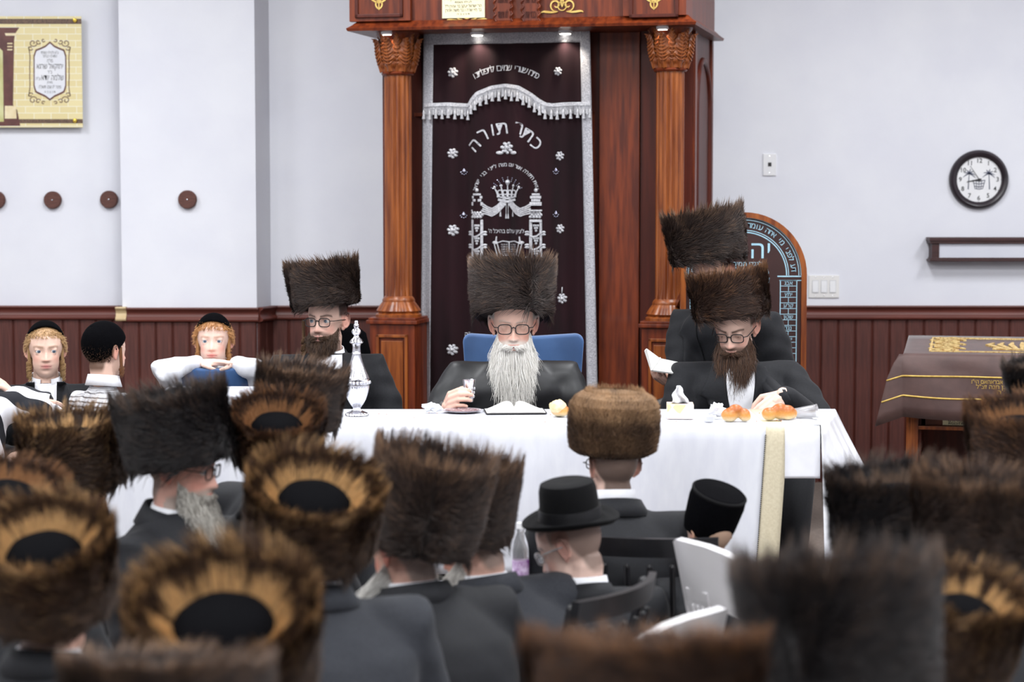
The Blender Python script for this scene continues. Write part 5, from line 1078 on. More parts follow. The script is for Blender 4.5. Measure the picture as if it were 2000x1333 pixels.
def lerp_rows(rows, n=26):
    z = [r[0] for r in rows][::-1]; Z = np.linspace(rows[0][0], rows[-1][0], n)
    return [(float(q), float(np.interp(q, z, [r[1] for r in rows][::-1])), float(np.interp(q, z, [r[2] for r in rows][::-1]))) for q in Z]
def band(par, name, m, c, hw, hd, z0, z1, a0, a1, tilt=0, flare=.012, thick=.004, n=40, drop=0):
    """collar: open ring from angle a0 to a1 (deg, 90 = back)"""
    v = []
    for i in range(n+1):
        a = R(a0+(a1-a0)*i/n); ca, sa = math.cos(a), math.sin(a); fr_ = .5-.5*sa
        for (q, zz) in ((0, z1), (.5, (z0+z1)/2), (1, z0)): v.append((c[0]+(hw+flare*q)*ca, c[1]+(hd+flare*q)*sa, zz-drop*fr_+tilt*sa))
    mb = MB().add(v, [(3*i+j, 3*i+j+1, 3*(i+1)+j+1, 3*(i+1)+j) for i in range(n) for j in range(2)]); o = mb.build(name, m, par, smooth=True); s = o.modifiers.new('t', 'SOLIDIFY'); s.thickness = thick; s.offset = 0; return o
def person(label, head, yaw, body=None, hyaw=None, nod=0, hroll=0, hs=1.0, sw=.40, fat=1.0, suit=None, look=None, hands=(), shirt=True, lapel=True, legs=True, voxel=.006, jvox=.012, lean=.0, neckdrop=.0, seat=.5, hz=1.06, group=None, collar=True, sleeves=True, up=0, arm=(.29, .26), jwr=.007, shrug=0):
    """head: world centre of the head; yaw: body facing (0 = camera, 90 = image right); returns a dict with root, head matrix"""
    suit = suit or M_suit; hyaw = yaw if hyaw is None else hyaw; look = look or {}
    fv = Vector((math.sin(R(yaw)), -math.cos(R(yaw)), 0)); hp = Vector(head)
    hv = Vector((math.sin(R(hyaw)), -math.cos(R(hyaw)), 0))
    nk = hp-Vector((0, 0, .138*hs+neckdrop))-hv*(.012+.07*math.sin(R(nod)))      # neck base
    base = nk-fv*lean; root = empty('person', (base.x, base.y, up), R(yaw)); tag(root, label, 'person', group)
    bpy.context.view_layer.update(); RI = (Matrix.Translation((base.x, base.y, up)) @ Matrix.Rotation(R(yaw), 4, 'Z')).inverted()
    M = RI @ Matrix.Translation(hp) @ Matrix.Rotation(R(hyaw), 4, 'Z') @ Matrix.Rotation(R(hroll), 4, 'Y') @ Matrix.Rotation(R(nod), 4, 'X') @ Matrix.Diagonal((hs, hs, hs*hz, 1))
    n = RI @ nk; P0 = Vector((0, .02, seat)); k = sw/.40
    def cen(t): 
        p = P0.lerp(n, t); p.y += .03*math.sin(PI*t); return p
    # body
    mb = MB(); head_add(mb, M, look.get('lid', .0055)); hc = M @ Vector((0, .025, -.06))
    mb.tube([hc, hc.lerp(n, .5), n, cen(.9), cen(.5), cen(.1)], [.052*hs, .052*hs, .056*hs, .075*k, .09*k, .1*k], 14)
    S = {}; E = {}; Wr = {}
    for sg in (-1, 1):
        S[sg] = cen(.82)+Vector((sg*.178*k, .01, shrug)); hd = [h for h in hands if h['side'] == sg]
        if hd: Wr[sg] = RI @ Vector(hd[0]['w'])
        else: Wr[sg] = Vector((sg*.12, -.3, seat+.13))
        E[sg] = ik(S[sg], Wr[sg], (hd[0].get('pole') if hd else None) or (sg*.6, .5, -.8), arm[0]*k, arm[1]*k)
        if (E[sg]-S[sg]).length > arm[0]*k*1.1: pass
        dv = (Wr[sg]-E[sg]).normalized(); Wr[sg] = E[sg]+dv*min((Wr[sg]-E[sg]).length, arm[1]*k*1.15)
        mb.tube([cen(.85), S[sg], E[sg], Wr[sg]], [.05*k, .045*k, .035*k, .026*k], 10)
        R3 = RI.to_3x3()
        if hd: h = hd[0]; hand_add(mb, Wr[sg], R3 @ Vector(h['d']), R3 @ Vector(h['n']), h.get('ts', 1), h.get('curls', (.3, .35, .4, .45)), h.get('thumb', (.3, .6)), h.get('spread', .06), h.get('sc', k*.98))
        elif legs != 'none': hand_add(mb, Wr[sg], dv, (0, 0, -1), sg, sc=k*.95)
    bo = remesh(mb, 'body', voxel, M_skin, root, 2, .3); face_colours(bo.data, M.inverted(), dict(dict(skin=rgb(226, 184, 164)), **look))
    # jacket
    mb = MB(); w = lambda a: a*k
    secs = [((0, .02, seat-.09), w(.185), w(.15)*fat)]
    for t, a, b in ((.0, .188, .152), (.2, .182, .148), (.42, .18, .14), (.62, .19, .138), (.75, .19, .128), (.84, .16, .11), (.92, .11, .09), (1.0, .072, .07)): c = cen(t); secs.append(((c.x, c.y, c.z), w(a), w(b)*fat, ))
    mb.loft(secs, 30, p=2.3)
    for sg in (-1, 1):
        if not sleeves: continue
        mb.tube([cen(.83)+Vector((sg*.06*k, 0, -.01+shrug*.5)), S[sg], S[sg].lerp(E[sg], .35), E[sg], E[sg].lerp(Wr[sg], .5), E[sg].lerp(Wr[sg], .93)], [w(.07), w(.074), w(.066), w(.06), w(.052), w(.045)], 16)
    jo = remesh(mb, 'jacket', jvox, suit, root, 6, .5); V = mesh_np(jo.data).astype(np.float64); N_ = np.empty(len(V)*3, np.float32); jo.data.vertices.foreach_get('normal', N_); N_ = N_.reshape(-1, 3)
    q = RNG.uniform(0, 6, 6); el = np.zeros(len(V))
    for sg in (-1, 1): el += np.exp(-((V-np.array(E[sg]))**2).sum(1)/.016)+.7*np.exp(-((V-np.array(S[sg].lerp(E[sg], .3)))**2).sum(1)/.012)
    wv = .5*np.sin(V[:, 2]*70+V[:, 0]*38*np.sin(q[0])+V[:, 1]*40+q[1])+.5*np.sin(V[:, 2]*43-V[:, 0]*47+q[2]+2*np.sin(V[:, 1]*17))
    low = np.sin(V[:, 0]*14+q[3]+V[:, 2]*6)*np.sin(V[:, 2]*15+q[4]+V[:, 1]*9)
    V += N_*(wv*(.0012+jwr*np.clip(el, 0, 1))+low*.0055)[:, None]; jo.data.vertices.foreach_set('co', V.astype(np.float32).ravel()); jo.data.update()
    out = dict(root=root, M=M, RI=RI, n=n, k=k, S=S, E=E, W=Wr, body=bo, jacket=jo, cen=cen, hs=hs)
    bvh = BVHTree.FromPolygons([Vector(v) for v in V], [tuple(p.vertices) for p in jo.data.polygons]); out['bvh'] = bvh; z0 = n.z
    if shirt:
        patch(bvh, lerp_rows([(z0-.0, -.06*k+n.x, .06*k+n.x), (z0-.06, -.062*k+n.x, .062*k+n.x), (z0-.34*k, -.012, .012)]), 10, .003, 'shirt', M_shirt, root)
        band(root, 'shirt_collar', M_shirt, n, .062*hs, .062*hs, z0-.004, z0+.034*hs, -70, 250, .006, .008, drop=.018)
    if lapel:
        for sg in (-1, 1):
            patch(bvh, lerp_rows([(z0+.002, n.x+sg*.05*k, n.x+sg*.085*k), (z0-.07, n.x+sg*.048*k, n.x+sg*.115*k), (z0-.115, n.x+sg*.044*k, n.x+sg*.135*k), (z0-.125, n.x+sg*.043*k, n.x+sg*.115*k), (z0-.36*k, -sg*.006, sg*.02)]), 8, .007, 'lapel', suit, root, .004)
    if collar: band(root, 'jacket_collar', suit, (n.x, n.y+.004, n.z), .069*k, .07*k, z0-.03, z0+.022*hs, -52, 232, .006, .03, .005, drop=.03)
    if legs is True:
        for sg in (-1, 1):
            hip = Vector((sg*.095*k, -.02, seat-.0)); kn = Vector((sg*.14*k, -.42*k, seat-.02)); an = Vector((sg*.13*k, -.38*k, .1)); t = MB().tube([hip, kn, an], [w(.095), w(.07), w(.055)], 14); t.build('trouser_leg', suit, root, smooth=True)
            MB().loft([((sg*.13*k, -.41*k, 0), .045, .13), ((sg*.13*k, -.41*k, .03), .045, .13), ((sg*.13*k, -.39*k, .07), .038, .09), ((sg*.13*k, -.37*k, .1), .03, .05)], 16).build('shoe', M_shoe, root, smooth=True)
    if look.get('iris'):
        key = look['iris'][0]
        if key not in _eyes: _eyes[key] = eye_mesh(look['iris'])
        gz = look.get('gaze', (0, 0))
        for sg in (-1, 1):
            e = bpy.data.objects.new('eye', _eyes[key]); link(e, bo); e.matrix_local = M @ Matrix.Translation((sg*.031, -.0665, .004)) @ Matrix.Rotation(R(gz[0]), 4, 'Z') @ Matrix.Rotation(R(gz[1]), 4, 'X') @ Matrix.Diagonal((.0122, .0122, .0122, 1))
    return out
def put_hat(p, c, Rr, H, kind, fm, pitch=0, roll=0, yaw=0):
    W = p['RI'] @ Matrix.Translation(Vector(c)) @ Matrix.Rotation(R(roll), 4, 'Y') @ Matrix.Rotation(R(pitch), 4, 'X') @ Matrix.Rotation(R(yaw), 4, 'Z')
    return fur_hat(p['root'], W, Rr, H, kind, fm)
def hat_px(p, cx, cy, wpx, hpx, d, kind, fm, pitch=0, roll=0, yaw=0):
    s = FPX/d; return put_hat(p, at(cx, cy, d), wpx/s/2*.97, hpx/s/1.2, kind, fm, pitch, roll, yaw)
# ------------------------------------------------------------------ men behind the head table
BR = ('brown', rgb(90, 60, 40)); BL = ('blue', rgb(110, 130, 150))
D1 = 7.65
blue_chair(1022, D1+.3, at(1000, 648, D1+.35).z, 236, 'blue velvet wing armchair behind the white bearded man', 0, .022)
p = person('elderly man with long white beard and glasses raising a silver cup at the head table', at(1003, 634, D1-.02), 0, nod=8, hs=1.04, sw=.45, fat=1.12, suit=M_satin, voxel=.0034, lapel=False, shirt=False, lean=.06, neckdrop=-.005,
    look=dict(skin=rgb(228, 186, 168), lid=.001, brow=rgb(190, 180, 170), browk=.5, hair=rgb(190, 186, 180), stub=rgb(220, 214, 206), iris=BR, lip=rgb(205, 120, 118)),
    hands=[dict(side=-1, w=at(911, 765, 7.28)+Vector((-.072, .05, -.068)), d=(.15, -.78, .4), n=(1, .12, 0), ts=1, curls=(.75, .75, .75, .75), thumb=(.75, .2), spread=.03, sc=.95, pole=(-.5, .2, -1)), dict(side=1, w=at(1100, 822, D1-.28), d=(-.6, -.6, .1), n=(0, 0, -1), ts=1, pole=(.5, .2, -1))])
rabbi = p
hat_px(p, 1001, 567, 180, 126, D1, 'a', F_dark, -15, 0, 10)
beard(p['root'], p['M'], rgb(214, 210, 203), rgb(250, 248, 244), 0.235, 1.0, 6500, 11, chest=.03, fork=.01, rad=.00065)
glasses(p['root'], p['M'], M_glassf, zc=.0, yf=-.094, rz=.0165)
z9 = rabbi['n'].z; patch(rabbi['bvh'], lerp_rows([(z9-.16, -.05, .05), (z9-.3, -.062, .062), (z9-.46, -.07, .07)], 12), 8, .006, 'coat_front', M_capv, rabbi['root']); patch(rabbi['bvh'], lerp_rows([(z9-.12, -.003, .003), (z9-.46, -.003, .003)], 14), 2, .011, 'zip_line', M_satin, rabbi['root'])
D2 = 8.4
p = person('young man with dark beard and long curled sidelocks behind the silver decanter', at(638, 626, D2), 8, hyaw=-20, nod=2, hs=1.0, sw=.43, suit=M_suit, voxel=.0034, lean=.02,
    look=dict(skin=rgb(230, 192, 176), brow=rgb(60, 42, 34), hair=rgb(40, 30, 26), stub=rgb(74, 56, 46), iris=BL, gaze=(-8, 0), lip=rgb(205, 120, 118)))
hat_px(p, 632, 557, 152, 104, D2, 'b', F_dark, -6, -7, 20)
beard(p['root'], p['M'], rgb(44, 32, 26), rgb(92, 68, 50), .05, .75, 4600, 12)
sidelock(p['root'], p['M'], -1, .23, rgb(70, 50, 36), rgb(130, 98, 66), (.09, -.03, .0), 5, .009, seed=31)
glasses(p['root'], p['M'], M_glassf, zc=-.001)
D3 = 7.9
p = person('man with full dark brown beard looking down at bread on the table', at(1436, 640, D3), 0, hyaw=-22, nod=24, hs=1.02, sw=.46, suit=M_suit, voxel=.0034, lean=.04,
    look=dict(skin=rgb(226, 190, 174), lid=.002, brow=rgb(50, 36, 28), hair=rgb(44, 32, 27), stub=rgb(70, 50, 40), iris=BR, gaze=(0, 25)),
    hands=[dict(side=1, w=at(1530, 772, D3-.36), d=(-.62, -.3, -.5), n=(-.5, .1, -.8), ts=-1, curls=(.3, .35, .35, .3), pole=(.75, .2, -.8)), dict(side=-1, w=at(1400, 822, D3-.3), d=(.6, -.5, 0), n=(0, 0, -1), ts=1, pole=(-.5, .2, -1))])
hat_px(p, 1425, 578, 166, 108, D3, 'c', F_brown, -2, -8, 0)
beard(p['root'], p['M'], rgb(50, 34, 27), rgb(104, 74, 54), .15, 1.0, 5600, 13, chest=.02)
glasses(p['root'], p['M'], M_glassf, zc=-.001)
# ------------------------------------------------------------------ man behind with a booklet
D4 = 8.35
p = person('man standing book in hand behind the brown bearded man', at(1392, 530, D4), -38, hyaw=-42, nod=22, hs=1.0, sw=.45, suit=M_suit, voxel=.005, lean=.14, shirt=False,
    look=dict(skin=rgb(222, 178, 160), brow=rgb(50, 36, 28), hair=rgb(34, 26, 24), stub=rgb(60, 44, 38), iris=BR, lid=.002), neckdrop=.01, seat=.62,
    hands=[dict(side=-1, w=at(1336, 752, D4-.3), d=(-.85, -.35, .12), n=(.1, .15, 1), ts=1, curls=(.5, .55, .6, .6), thumb=(.6, .2), sc=.9, pole=(-.4, .4, -1))])
p['root']['label'] = 'man in black reading a white booklet behind the brown bearded man'
hat_px(p, 1378, 464, 168, 118, D4, 'c', F_dark, -4, -9, 40)
bkp = at(1300, 716, D4-.38); bo_ = empty('booklet', bkp, 0); tag(bo_, 'open white booklet held up in one hand beside the ark column', 'book')
kk = (D4-.38)/FPX
def leafb(name, pts, m): 
    o = MB().add([(a*kk, c*kk, -b*kk) for a, b, c in pts], [tuple(range(len(pts)))]).build(name, m, bo_); s = o.modifiers.new('t', 'SOLIDIFY'); s.thickness = .006; return o
leafb('cover', [(-28, 6, -14), (-9, -14, 26), (42, -4, 14), (22, 12, -26)], mat('booklet_grey', rgb(206, 206, 204), .6, col2=rgb(196, 196, 194), scale=30)); leafb('pages', [(-28, 6, -14), (-40, -32, -6), (-36, -34, 18), (-9, -14, 26)], M_page)
MB().tube([(-28*kk, -14*kk, -6*kk), (-9*kk, 26*kk, 14*kk)], .004, 6).build('spine', M_page, bo_)
bch = empty('brown_chair', (at(1318, 780, D4+.15).x+.12, D4+.1, 0), 0); tag(bch, 'dark brown leather chair with brass rail behind the tissue box', 'chair')
mb = MB().loft([((0, .0, .44), .22, .04), ((0, .02, .6), .23, .04), ((0, .04, .68), .2, .035), ((0, .045, .715), .1, .02)], 24, p=3); mb.build('backrest', mat('brown_leather', rgb(62, 46, 42), .45, col2=rgb(48, 36, 33), scale=20), bch, smooth=True)
MB().box(-.22, .22, -.42, .02, .38, .46, b=.02).build('seat', MATS['brown_leather'], bch, smooth='auto'); MB().tube([(-.24, -.35, .62), (.24, -.35, .62)], .008, 8).build('brass_rail', M_brass, bch, smooth=True)
for sx in (-.19, .19):
    for yy in (-.38, 0): MB().tube([(sx, yy, 0), (sx, yy, .4)], .015, 8).build('leg', M_dkw, bch, smooth=True)
# black chair behind the young man
ck = empty('padded_chair', (at(666, 700, 8.8).x, 8.75, 0)); tag(ck, 'black padded chair back beside the young man\'s shoulder', 'chair'); zt9 = at(690, 632, 8.8).z
mb = MB().loft([((0, 0, .45), .13, .03), ((0, .02, zt9-.12), .13, .03), ((0, .03, zt9-.04), .11, .028), ((0, .03, zt9), .06, .02)], 24, p=2.6); mb.v = [(q[0], q[1], q[2]) for q in mb.v]; mb.build('backrest', M_capv, ck, smooth=True); MB().box(-.21, .21, -.42, .02, .38, .46, b=.02).build('seat', M_capv, ck, smooth='auto')
for sx in (-.18, .18):
    for yy in (-.38, 0): MB().tube([(sx, yy, 0), (sx, yy, .4)], .014, 8).build('leg', M_dkw, ck, smooth=True)
# ------------------------------------------------------------------ caps and hats
def skullcap(p, rx=.077, cover=.55, yaw=0, tilt=0, lift=.0, dz=0):
    """velvet cap following the head's own shape"""
    D = []; n, m_ = 36, 12
    for j in range(m_+1):
        t = PI/2-(PI/2)*cover*j/m_*1.2
        for i in range(n): a = 2*PI*i/n; D.append((math.cos(t)*math.cos(a), math.cos(t)*math.sin(a), math.sin(t)))
    D = np.array(D); T_ = np.array(Matrix.Rotation(R(tilt), 3, 'X')); D = D@T_.T; P = head_pts(D); P = P*(1.045+lift); P[:, 2] += .004+dz
    v = [tuple(q) for q in P]; f = [(j*n+i, j*n+(i+1) % n, (j+1)*n+(i+1) % n, (j+1)*n+i) for j in range(m_) for i in range(n)]
    mb = MB().add(v, f, p['M']); o = mb.build('skullcap', M_capv, p['root'], smooth=True); s = o.modifiers.new('t', 'SOLIDIFY'); s.thickness = .004; s.offset = 1; return o
# ------------------------------------------------------------------ children on the left
BLOND = (rgb(150, 116, 78), rgb(206, 170, 122)); GIN = (rgb(166, 116, 70), rgb(214, 160, 104))
D5 = 8.3
p = person('boy in dark jacket with blond sidelocks pulling a frown', at(89, 686, D5), 12, hyaw=14, nod=0, hz=.97, hs=.95, sw=.35, voxel=.0034, lean=.01, legs=True, seat=.38, neckdrop=-.01,
    look=dict(skin=rgb(236, 200, 182), brow=rgb(170, 130, 96), browk=.5, hair=rgb(178, 142, 100), iris=BL, gaze=(14, 0), lip=rgb(216, 126, 128)))
hair_short(p['root'], p['M'], *BLOND, 3600, .02, 21, fringe=.062, rad=.0008); skullcap(p, cover=.52, tilt=-32)
for sg in (-1, 1): sidelock(p['root'], p['M'], sg, .15, *BLOND, (.07, -.012, .03), 3.5, .01, seed=41, straight=.45)
p = person('boy in white knit vest and black skullcap seen from behind', at(207, 686, D5-.1), 158, hyaw=140, nod=2, hz=.97, hs=.93, sw=.235, voxel=.005, seat=.38, suit=(M_knit := mat('white_knit', rgb(232, 232, 236), .85, col2=rgb(222, 222, 228), scale=30)), lapel=False, neckdrop=-.005, lean=0, shirt=False, collar=False,
    look=dict(skin=rgb(234, 196, 178), hair=rgb(92, 66, 50), red=rgb(226, 150, 130)))
nt = M_knit.node_tree; wv = nt.nodes.new('ShaderNodeTexWave'); wv.wave_type = 'BANDS'; wv.bands_direction = 'Z'; wv.inputs['Scale'].default_value = 17; wv.inputs['Distortion'].default_value = 2.5; wv.inputs['Detail Scale'].default_value = 2; tc = nt.nodes.new('ShaderNodeTexCoord'); nt.links.new(tc.outputs['Object'], wv.inputs[0]); bp = nt.nodes.new('ShaderNodeBump'); bp.inputs['Distance'].default_value = .012; bp.inputs['Strength'].default_value = 1
nt.links.new(wv.outputs[0], bp.inputs['Height']); nt.links.new(bp.outputs[0], nt.nodes['Principled BSDF'].inputs['Normal'])
band(p['root'], 'shirt_collar', M_shirt, p['n'], .06, .06, p['n'].z-.012, p['n'].z+.032, -90, 270, .004, .012, drop=.01)
hair_short(p['root'], p['M'], rgb(60, 42, 34), rgb(110, 80, 60), 2600, .01, 22, fringe=.066, back=-.085, rad=.0007); skullcap(p, cover=.78, tilt=-38)
for sg in (-1, 1): sidelock(p['root'], p['M'], sg, .12, rgb(90, 60, 44), rgb(150, 100, 62), (.072, -.02, .02), 2.5, .008, seed=43, straight=.7)
D7 = 8.75
zb7 = at(420, 716, D7-.1).z
blue_chair(424, D7-.05, zb7-.0, 186, 'blue velvet chair the ginger haired boy leans on', PI, .004)
p = person('ginger haired boy in white shirt resting chin on folded hands over the blue chair', at(417, 668, D7), 0, hyaw=3, nod=-3, hz=.97, hs=.95, sw=.36, voxel=.0034, seat=.36, suit=M_shirt, lapel=False, shirt=False, collar=False, neckdrop=-.03, lean=-.22, arm=(.22, .17), shrug=.0,
    look=dict(skin=rgb(240, 204, 188), brow=rgb(200, 150, 110), browk=.45, hair=rgb(196, 146, 98), iris=BL, lip=rgb(216, 116, 116), red=rgb(232, 150, 132)),
    hands=[dict(side=-1, w=at(388, 709, D7-.12), d=(.9, -.15, .1), n=(0, .1, -1), ts=-1, curls=(.1, .12, .14, .16), pole=(-1, -.1, -.35), sc=.78), dict(side=1, w=at(462, 712, D7-.12), d=(-.95, -.12, .08), n=(0, .1, -1), ts=1, curls=(.1, .12, .14, .16), pole=(1, -.1, -.35), sc=.78)])
hair_short(p['root'], p['M'], *GIN, 3800, .024, 23, fringe=.055, rad=.0008); skullcap(p, cover=.55, tilt=-26)
for sg in (-1, 1): sidelock(p['root'], p['M'], sg, .15, *GIN, (.07, -.015, .03), 4, .008, seed=45, straight=.5)
band(p['root'], 'shirt_collar', M_shirt, p['n'], .058, .058, p['n'].z-.01, p['n'].z+.03, -70, 250, .004, .012, drop=.02)
M_zeb = bpy.data.materials.new('striped_knit'); M_zeb.use_nodes = True; nt = M_zeb.node_tree; b = nt.nodes['Principled BSDF']; wv = nt.nodes.new('ShaderNodeTexWave'); wv.bands_direction = 'DIAGONAL'; wv.inputs['Scale'].default_value = 4.2; wv.inputs['Distortion'].default_value = 5; wv.inputs['Detail'].default_value = 1.5; tc = nt.nodes.new('ShaderNodeTexCoord'); cr = nt.nodes.new('ShaderNodeValToRGB'); cr.color_ramp.interpolation = 'CONSTANT'
cr.color_ramp.elements[0].color = (*rgb(24, 26, 34), 1); cr.color_ramp.elements[1].position = .5; cr.color_ramp.elements[1].color = (*rgb(226, 226, 232), 1); nt.links.new(tc.outputs['Object'], wv.inputs[0]); nt.links.new(wv.outputs[0], cr.inputs[0]); nt.links.new(cr.outputs[0], b.inputs['Base Color']); b.inputs['Roughness'].default_value = .85
D8 = 7.9
p = person('child in black and white striped top with raised elbow at the picture edge', at(-70, 700, D8), 20, hs=.92, sw=.34, voxel=.006, seat=.36, suit=M_zeb, lapel=False, shirt=False, collar=False, arm=(.26, .24), look=dict(skin=rgb(232, 194, 176), hair=rgb(80, 60, 48), iris=BR),
    hands=[dict(side=1, w=at(22, 768, D8+.12), d=(-.5, .2, .5), n=(-.5, 0, -.5), ts=1, curls=(.3, .3, .3, .3), pole=(1, -.5, -.1), sc=.8)])
hair_short(p['root'], p['M'], rgb(60, 44, 36), rgb(100, 76, 58), 2000, .02, 24)
# ------------------------------------------------------------------ the rows before the platform
def aud(label, box, d, yaw, kind, fm, pitch=0, roll=0, hy=0, hyaw=None, nod=6, look=None, suit=None, sw=.44, fat=1.08, dz=0, gl=None, lean=.03, hats=None, neckdrop=-.02, hands=(), collar_h=.02, hx=0, wfit=None, **kw):
    x0, x1, y0, y1 = box; cx, cy = (x0+x1)/2, (y0+y1)/2; s = FPX/d; wm = (wfit or (x1-x0))/s; ch = math.cos(R(pitch)); Rr = wm/2*.97
    Hm = max(.12, ((y1-y0)/s-1.7*Rr*abs(math.sin(R(pitch))))/ch/1.12) if hats is None else hats
    C = at(cx, cy, d); Mr = Matrix.Rotation(R(roll), 4, 'Y') @ Matrix.Rotation(R(pitch), 4, 'X'); Uv = Mr @ Vector((0, 0, 1)); hd = C-Uv*(.37*Hm+.05)+Vector((hx, 0, dz))
    lk = dict(skin=rgb(224, 178, 160), hair=rgb(90, 80, 76), hairk=.8, lash=0); lk.update(look or {})
    p = person(label, hd, yaw, hyaw=hyaw, nod=nod, sw=sw, fat=fat, suit=suit, voxel=.0055, jvox=.012, look=lk, up=FZ, lapel=False, shirt=kw.pop('shirt', False), lean=lean, neckdrop=neckdrop, hands=hands, **kw)
    put_hat(p, C+Vector((0, 0, -.06*Hm)), Rr, Hm, kind, fm, pitch, roll, hy)
    band(p['root'], 'shirt_collar', M_shirt, p['n'], .06, .06, p['n'].z-.004, p['n'].z+collar_h, -90, 270, .004, .008, drop=.01)
    if gl: glasses(p['root'], p['M'], gl)
    return p
GR = (rgb(150, 146, 140), rgb(224, 222, 216))
p = aud('man in golden brown fur hat seated beside the black hatted man with glasses', (28, 258, 790, 957), 5.7, 100, 'b', F_gold, 6, 0, 120, nod=16, gl=M_metal, look=dict(stub=rgb(180, 170, 160)))
p = aud('grey bearded man in profile with glasses and tall black fur hat', (222, 460, 742, 912), 5.45, 72, 'a', F_black, 3, -9, 90, hyaw=78, nod=8, gl=M_glassf, hx=.0, look=dict(skin=rgb(226, 176, 160), hair=rgb(128, 120, 114), brow=rgb(120, 110, 100), iris=BL, stub=rgb(170, 164, 156)), dz=.0)
beard(p['root'], p['M'], rgb(128, 122, 114), rgb(222, 218, 210), .13, .95, 4200, 51, chest=.02); sidelock(p['root'], p['M'], 1, .1, rgb(190, 186, 172), rgb(232, 228, 214), (.072, -.03, .01), 2, .004, seed=61, straight=.8)
p = aud('man in grey brown fur hat just before the silver decanter', (490, 680, 700, 838), 6.05, 150, 'c', F_dark, 4, 8, 40)
p = aud('man in reddish brown fur hat with open golden crown below the decanter', (440, 641, 755, 930), 5.6, 150, 'b', F_brown, 24, 4, 70)
p = aud('man in charcoal coat with golden rimmed fur hat and white collar', (466, 755, 866, 1122), 4.5, 205, 'a', F_gold, 25, 9, 200, suit=M_greysuit, sw=.47, nod=12, look=dict(hair=rgb(150, 140, 132)), collar_h=.04, neckdrop=-.05)
p = aud('white bearded man in tall dark fur hat turned away to the left', (708, 962, 852, 1085), 5.0, 215, 'c', F_dark, 6, 12, 150, hyaw=228, nod=14, sw=.48, look=dict(hair=rgb(120, 114, 110), red=rgb(214, 120, 104)), hx=-.03, lean=.08, neckdrop=-.045)
beard(p['root'], p['M'], rgb(170, 166, 160), rgb(236, 234, 230), .13, 1.5, 5200, 52, puff=3.6)
p = aud('stooping man in charcoal coat with dark fur hat and short grey beard', (838, 1018, 880, 1062), 5.4, 222, 'a', F_dark, 4, 6, 250, hyaw=240, nod=24, suit=M_greysuit, sw=.47, look=dict(hair=rgb(110, 100, 94), red=rgb(214, 130, 112)), lean=.1, neckdrop=-.045)
beard(p['root'], p['M'], rgb(160, 154, 148), rgb(230, 226, 220), .11, 1.4, 4600, 53, puff=3.4)
# youth in rounded fur hat
p = aud('youth in round light brown fur hat seated before the head table', (1107, 1291, 748, 888), 6.08, 184, 'kolpik', F_kolp, 2, 2, 0, hyaw=200, nod=2, suit=M_suit, sw=.46, hats=.2, hs=.93, gl=M_glassf, look=dict(skin=rgb(238, 202, 186), hair=rgb(58, 46, 40), hairk=.85), dz=-.02, collar_h=.045)
hb = p['M']; mb = MB().loft([((0, .012, .03), .079, .1), ((0, .012, .055), .081, .102), ((0, .012, .085), .074, .095), ((0, .012, .1), .05, .07)], 36, hb); mb.build('velvet_cap', M_capv, p['root'], smooth=True)
# boy in brimmed hat
D16 = 5.55
p = person('boy in black brimmed felt hat and pale glasses looking down', at(1112, 1068, D16), 200, hyaw=-112, nod=26, hs=.95, sw=.40, voxel=.004, up=FZ, lapel=False, shirt=False, lean=.04, neckdrop=-.02, look=dict(skin=rgb(238, 204, 190), hair=rgb(86, 70, 62), hairk=.7, brow=rgb(80, 60, 50), iris=BR, lid=.003))
glasses(p['root'], p['M'], M_glassc, thick=.0026); band(p['root'], 'shirt_collar', M_shirt, p['n'], .06, .06, p['n'].z, p['n'].z+.036, -90, 270, .004, .01, drop=.01)
s16 = D16/FPX; Wm = p['RI'] @ Matrix.Translation(at(1115, 1022, D16)) @ Matrix.Rotation(R(-6), 4, 'Y') @ Matrix.Rotation(R(3), 4, 'X')
M_felt = mat('black_felt', rgb(10, 10, 12), .88, col2=rgb(7, 7, 9), scale=120, sheen=.03, spec=.15)
rb = 97*s16; mb = MB(); v = []; n = 48
for j, (r_, z_) in enumerate(((.56, .012), (.75, .002), (.92, .004), (1.0, .014), (1.0, .02), (.92, .012), (.75, .01), (.56, .02))):
    for i in range(n): a = 2*PI*i/n; v.append((rb*r_*math.cos(a), rb*r_*1.12*math.sin(a), z_+.018*math.cos(2*a)*-(r_-.56)))
mb.add(v, [(j*n+i, j*n+(i+1) % n, ((j+1) % 8)*n+(i+1) % n, ((j+1) % 8)*n+i) for j in range(8) for i in range(n)], Wm)
ht = MB().lathe([(0, 0), (rb*.62, 0), (rb*.63, .02), (rb*.61, .05), (rb*.59, .095), (rb*.55, .113), (rb*.45, .118), (0, .11)], 40, Wm, sy=1.2).build('felt_hat', M_felt, p['root'], smooth='auto')
mb.build('brim', M_felt, ht, smooth=True); MB().lathe([(rb*.635, .014), (rb*.645, .014), (rb*.64, .045), (rb*.62, .045)], 40, Wm, sy=1.2).build('hat_band', mat('ribbon_black', rgb(20, 20, 24), .5, col2=rgb(15, 15, 18), scale=60), ht, smooth='auto')
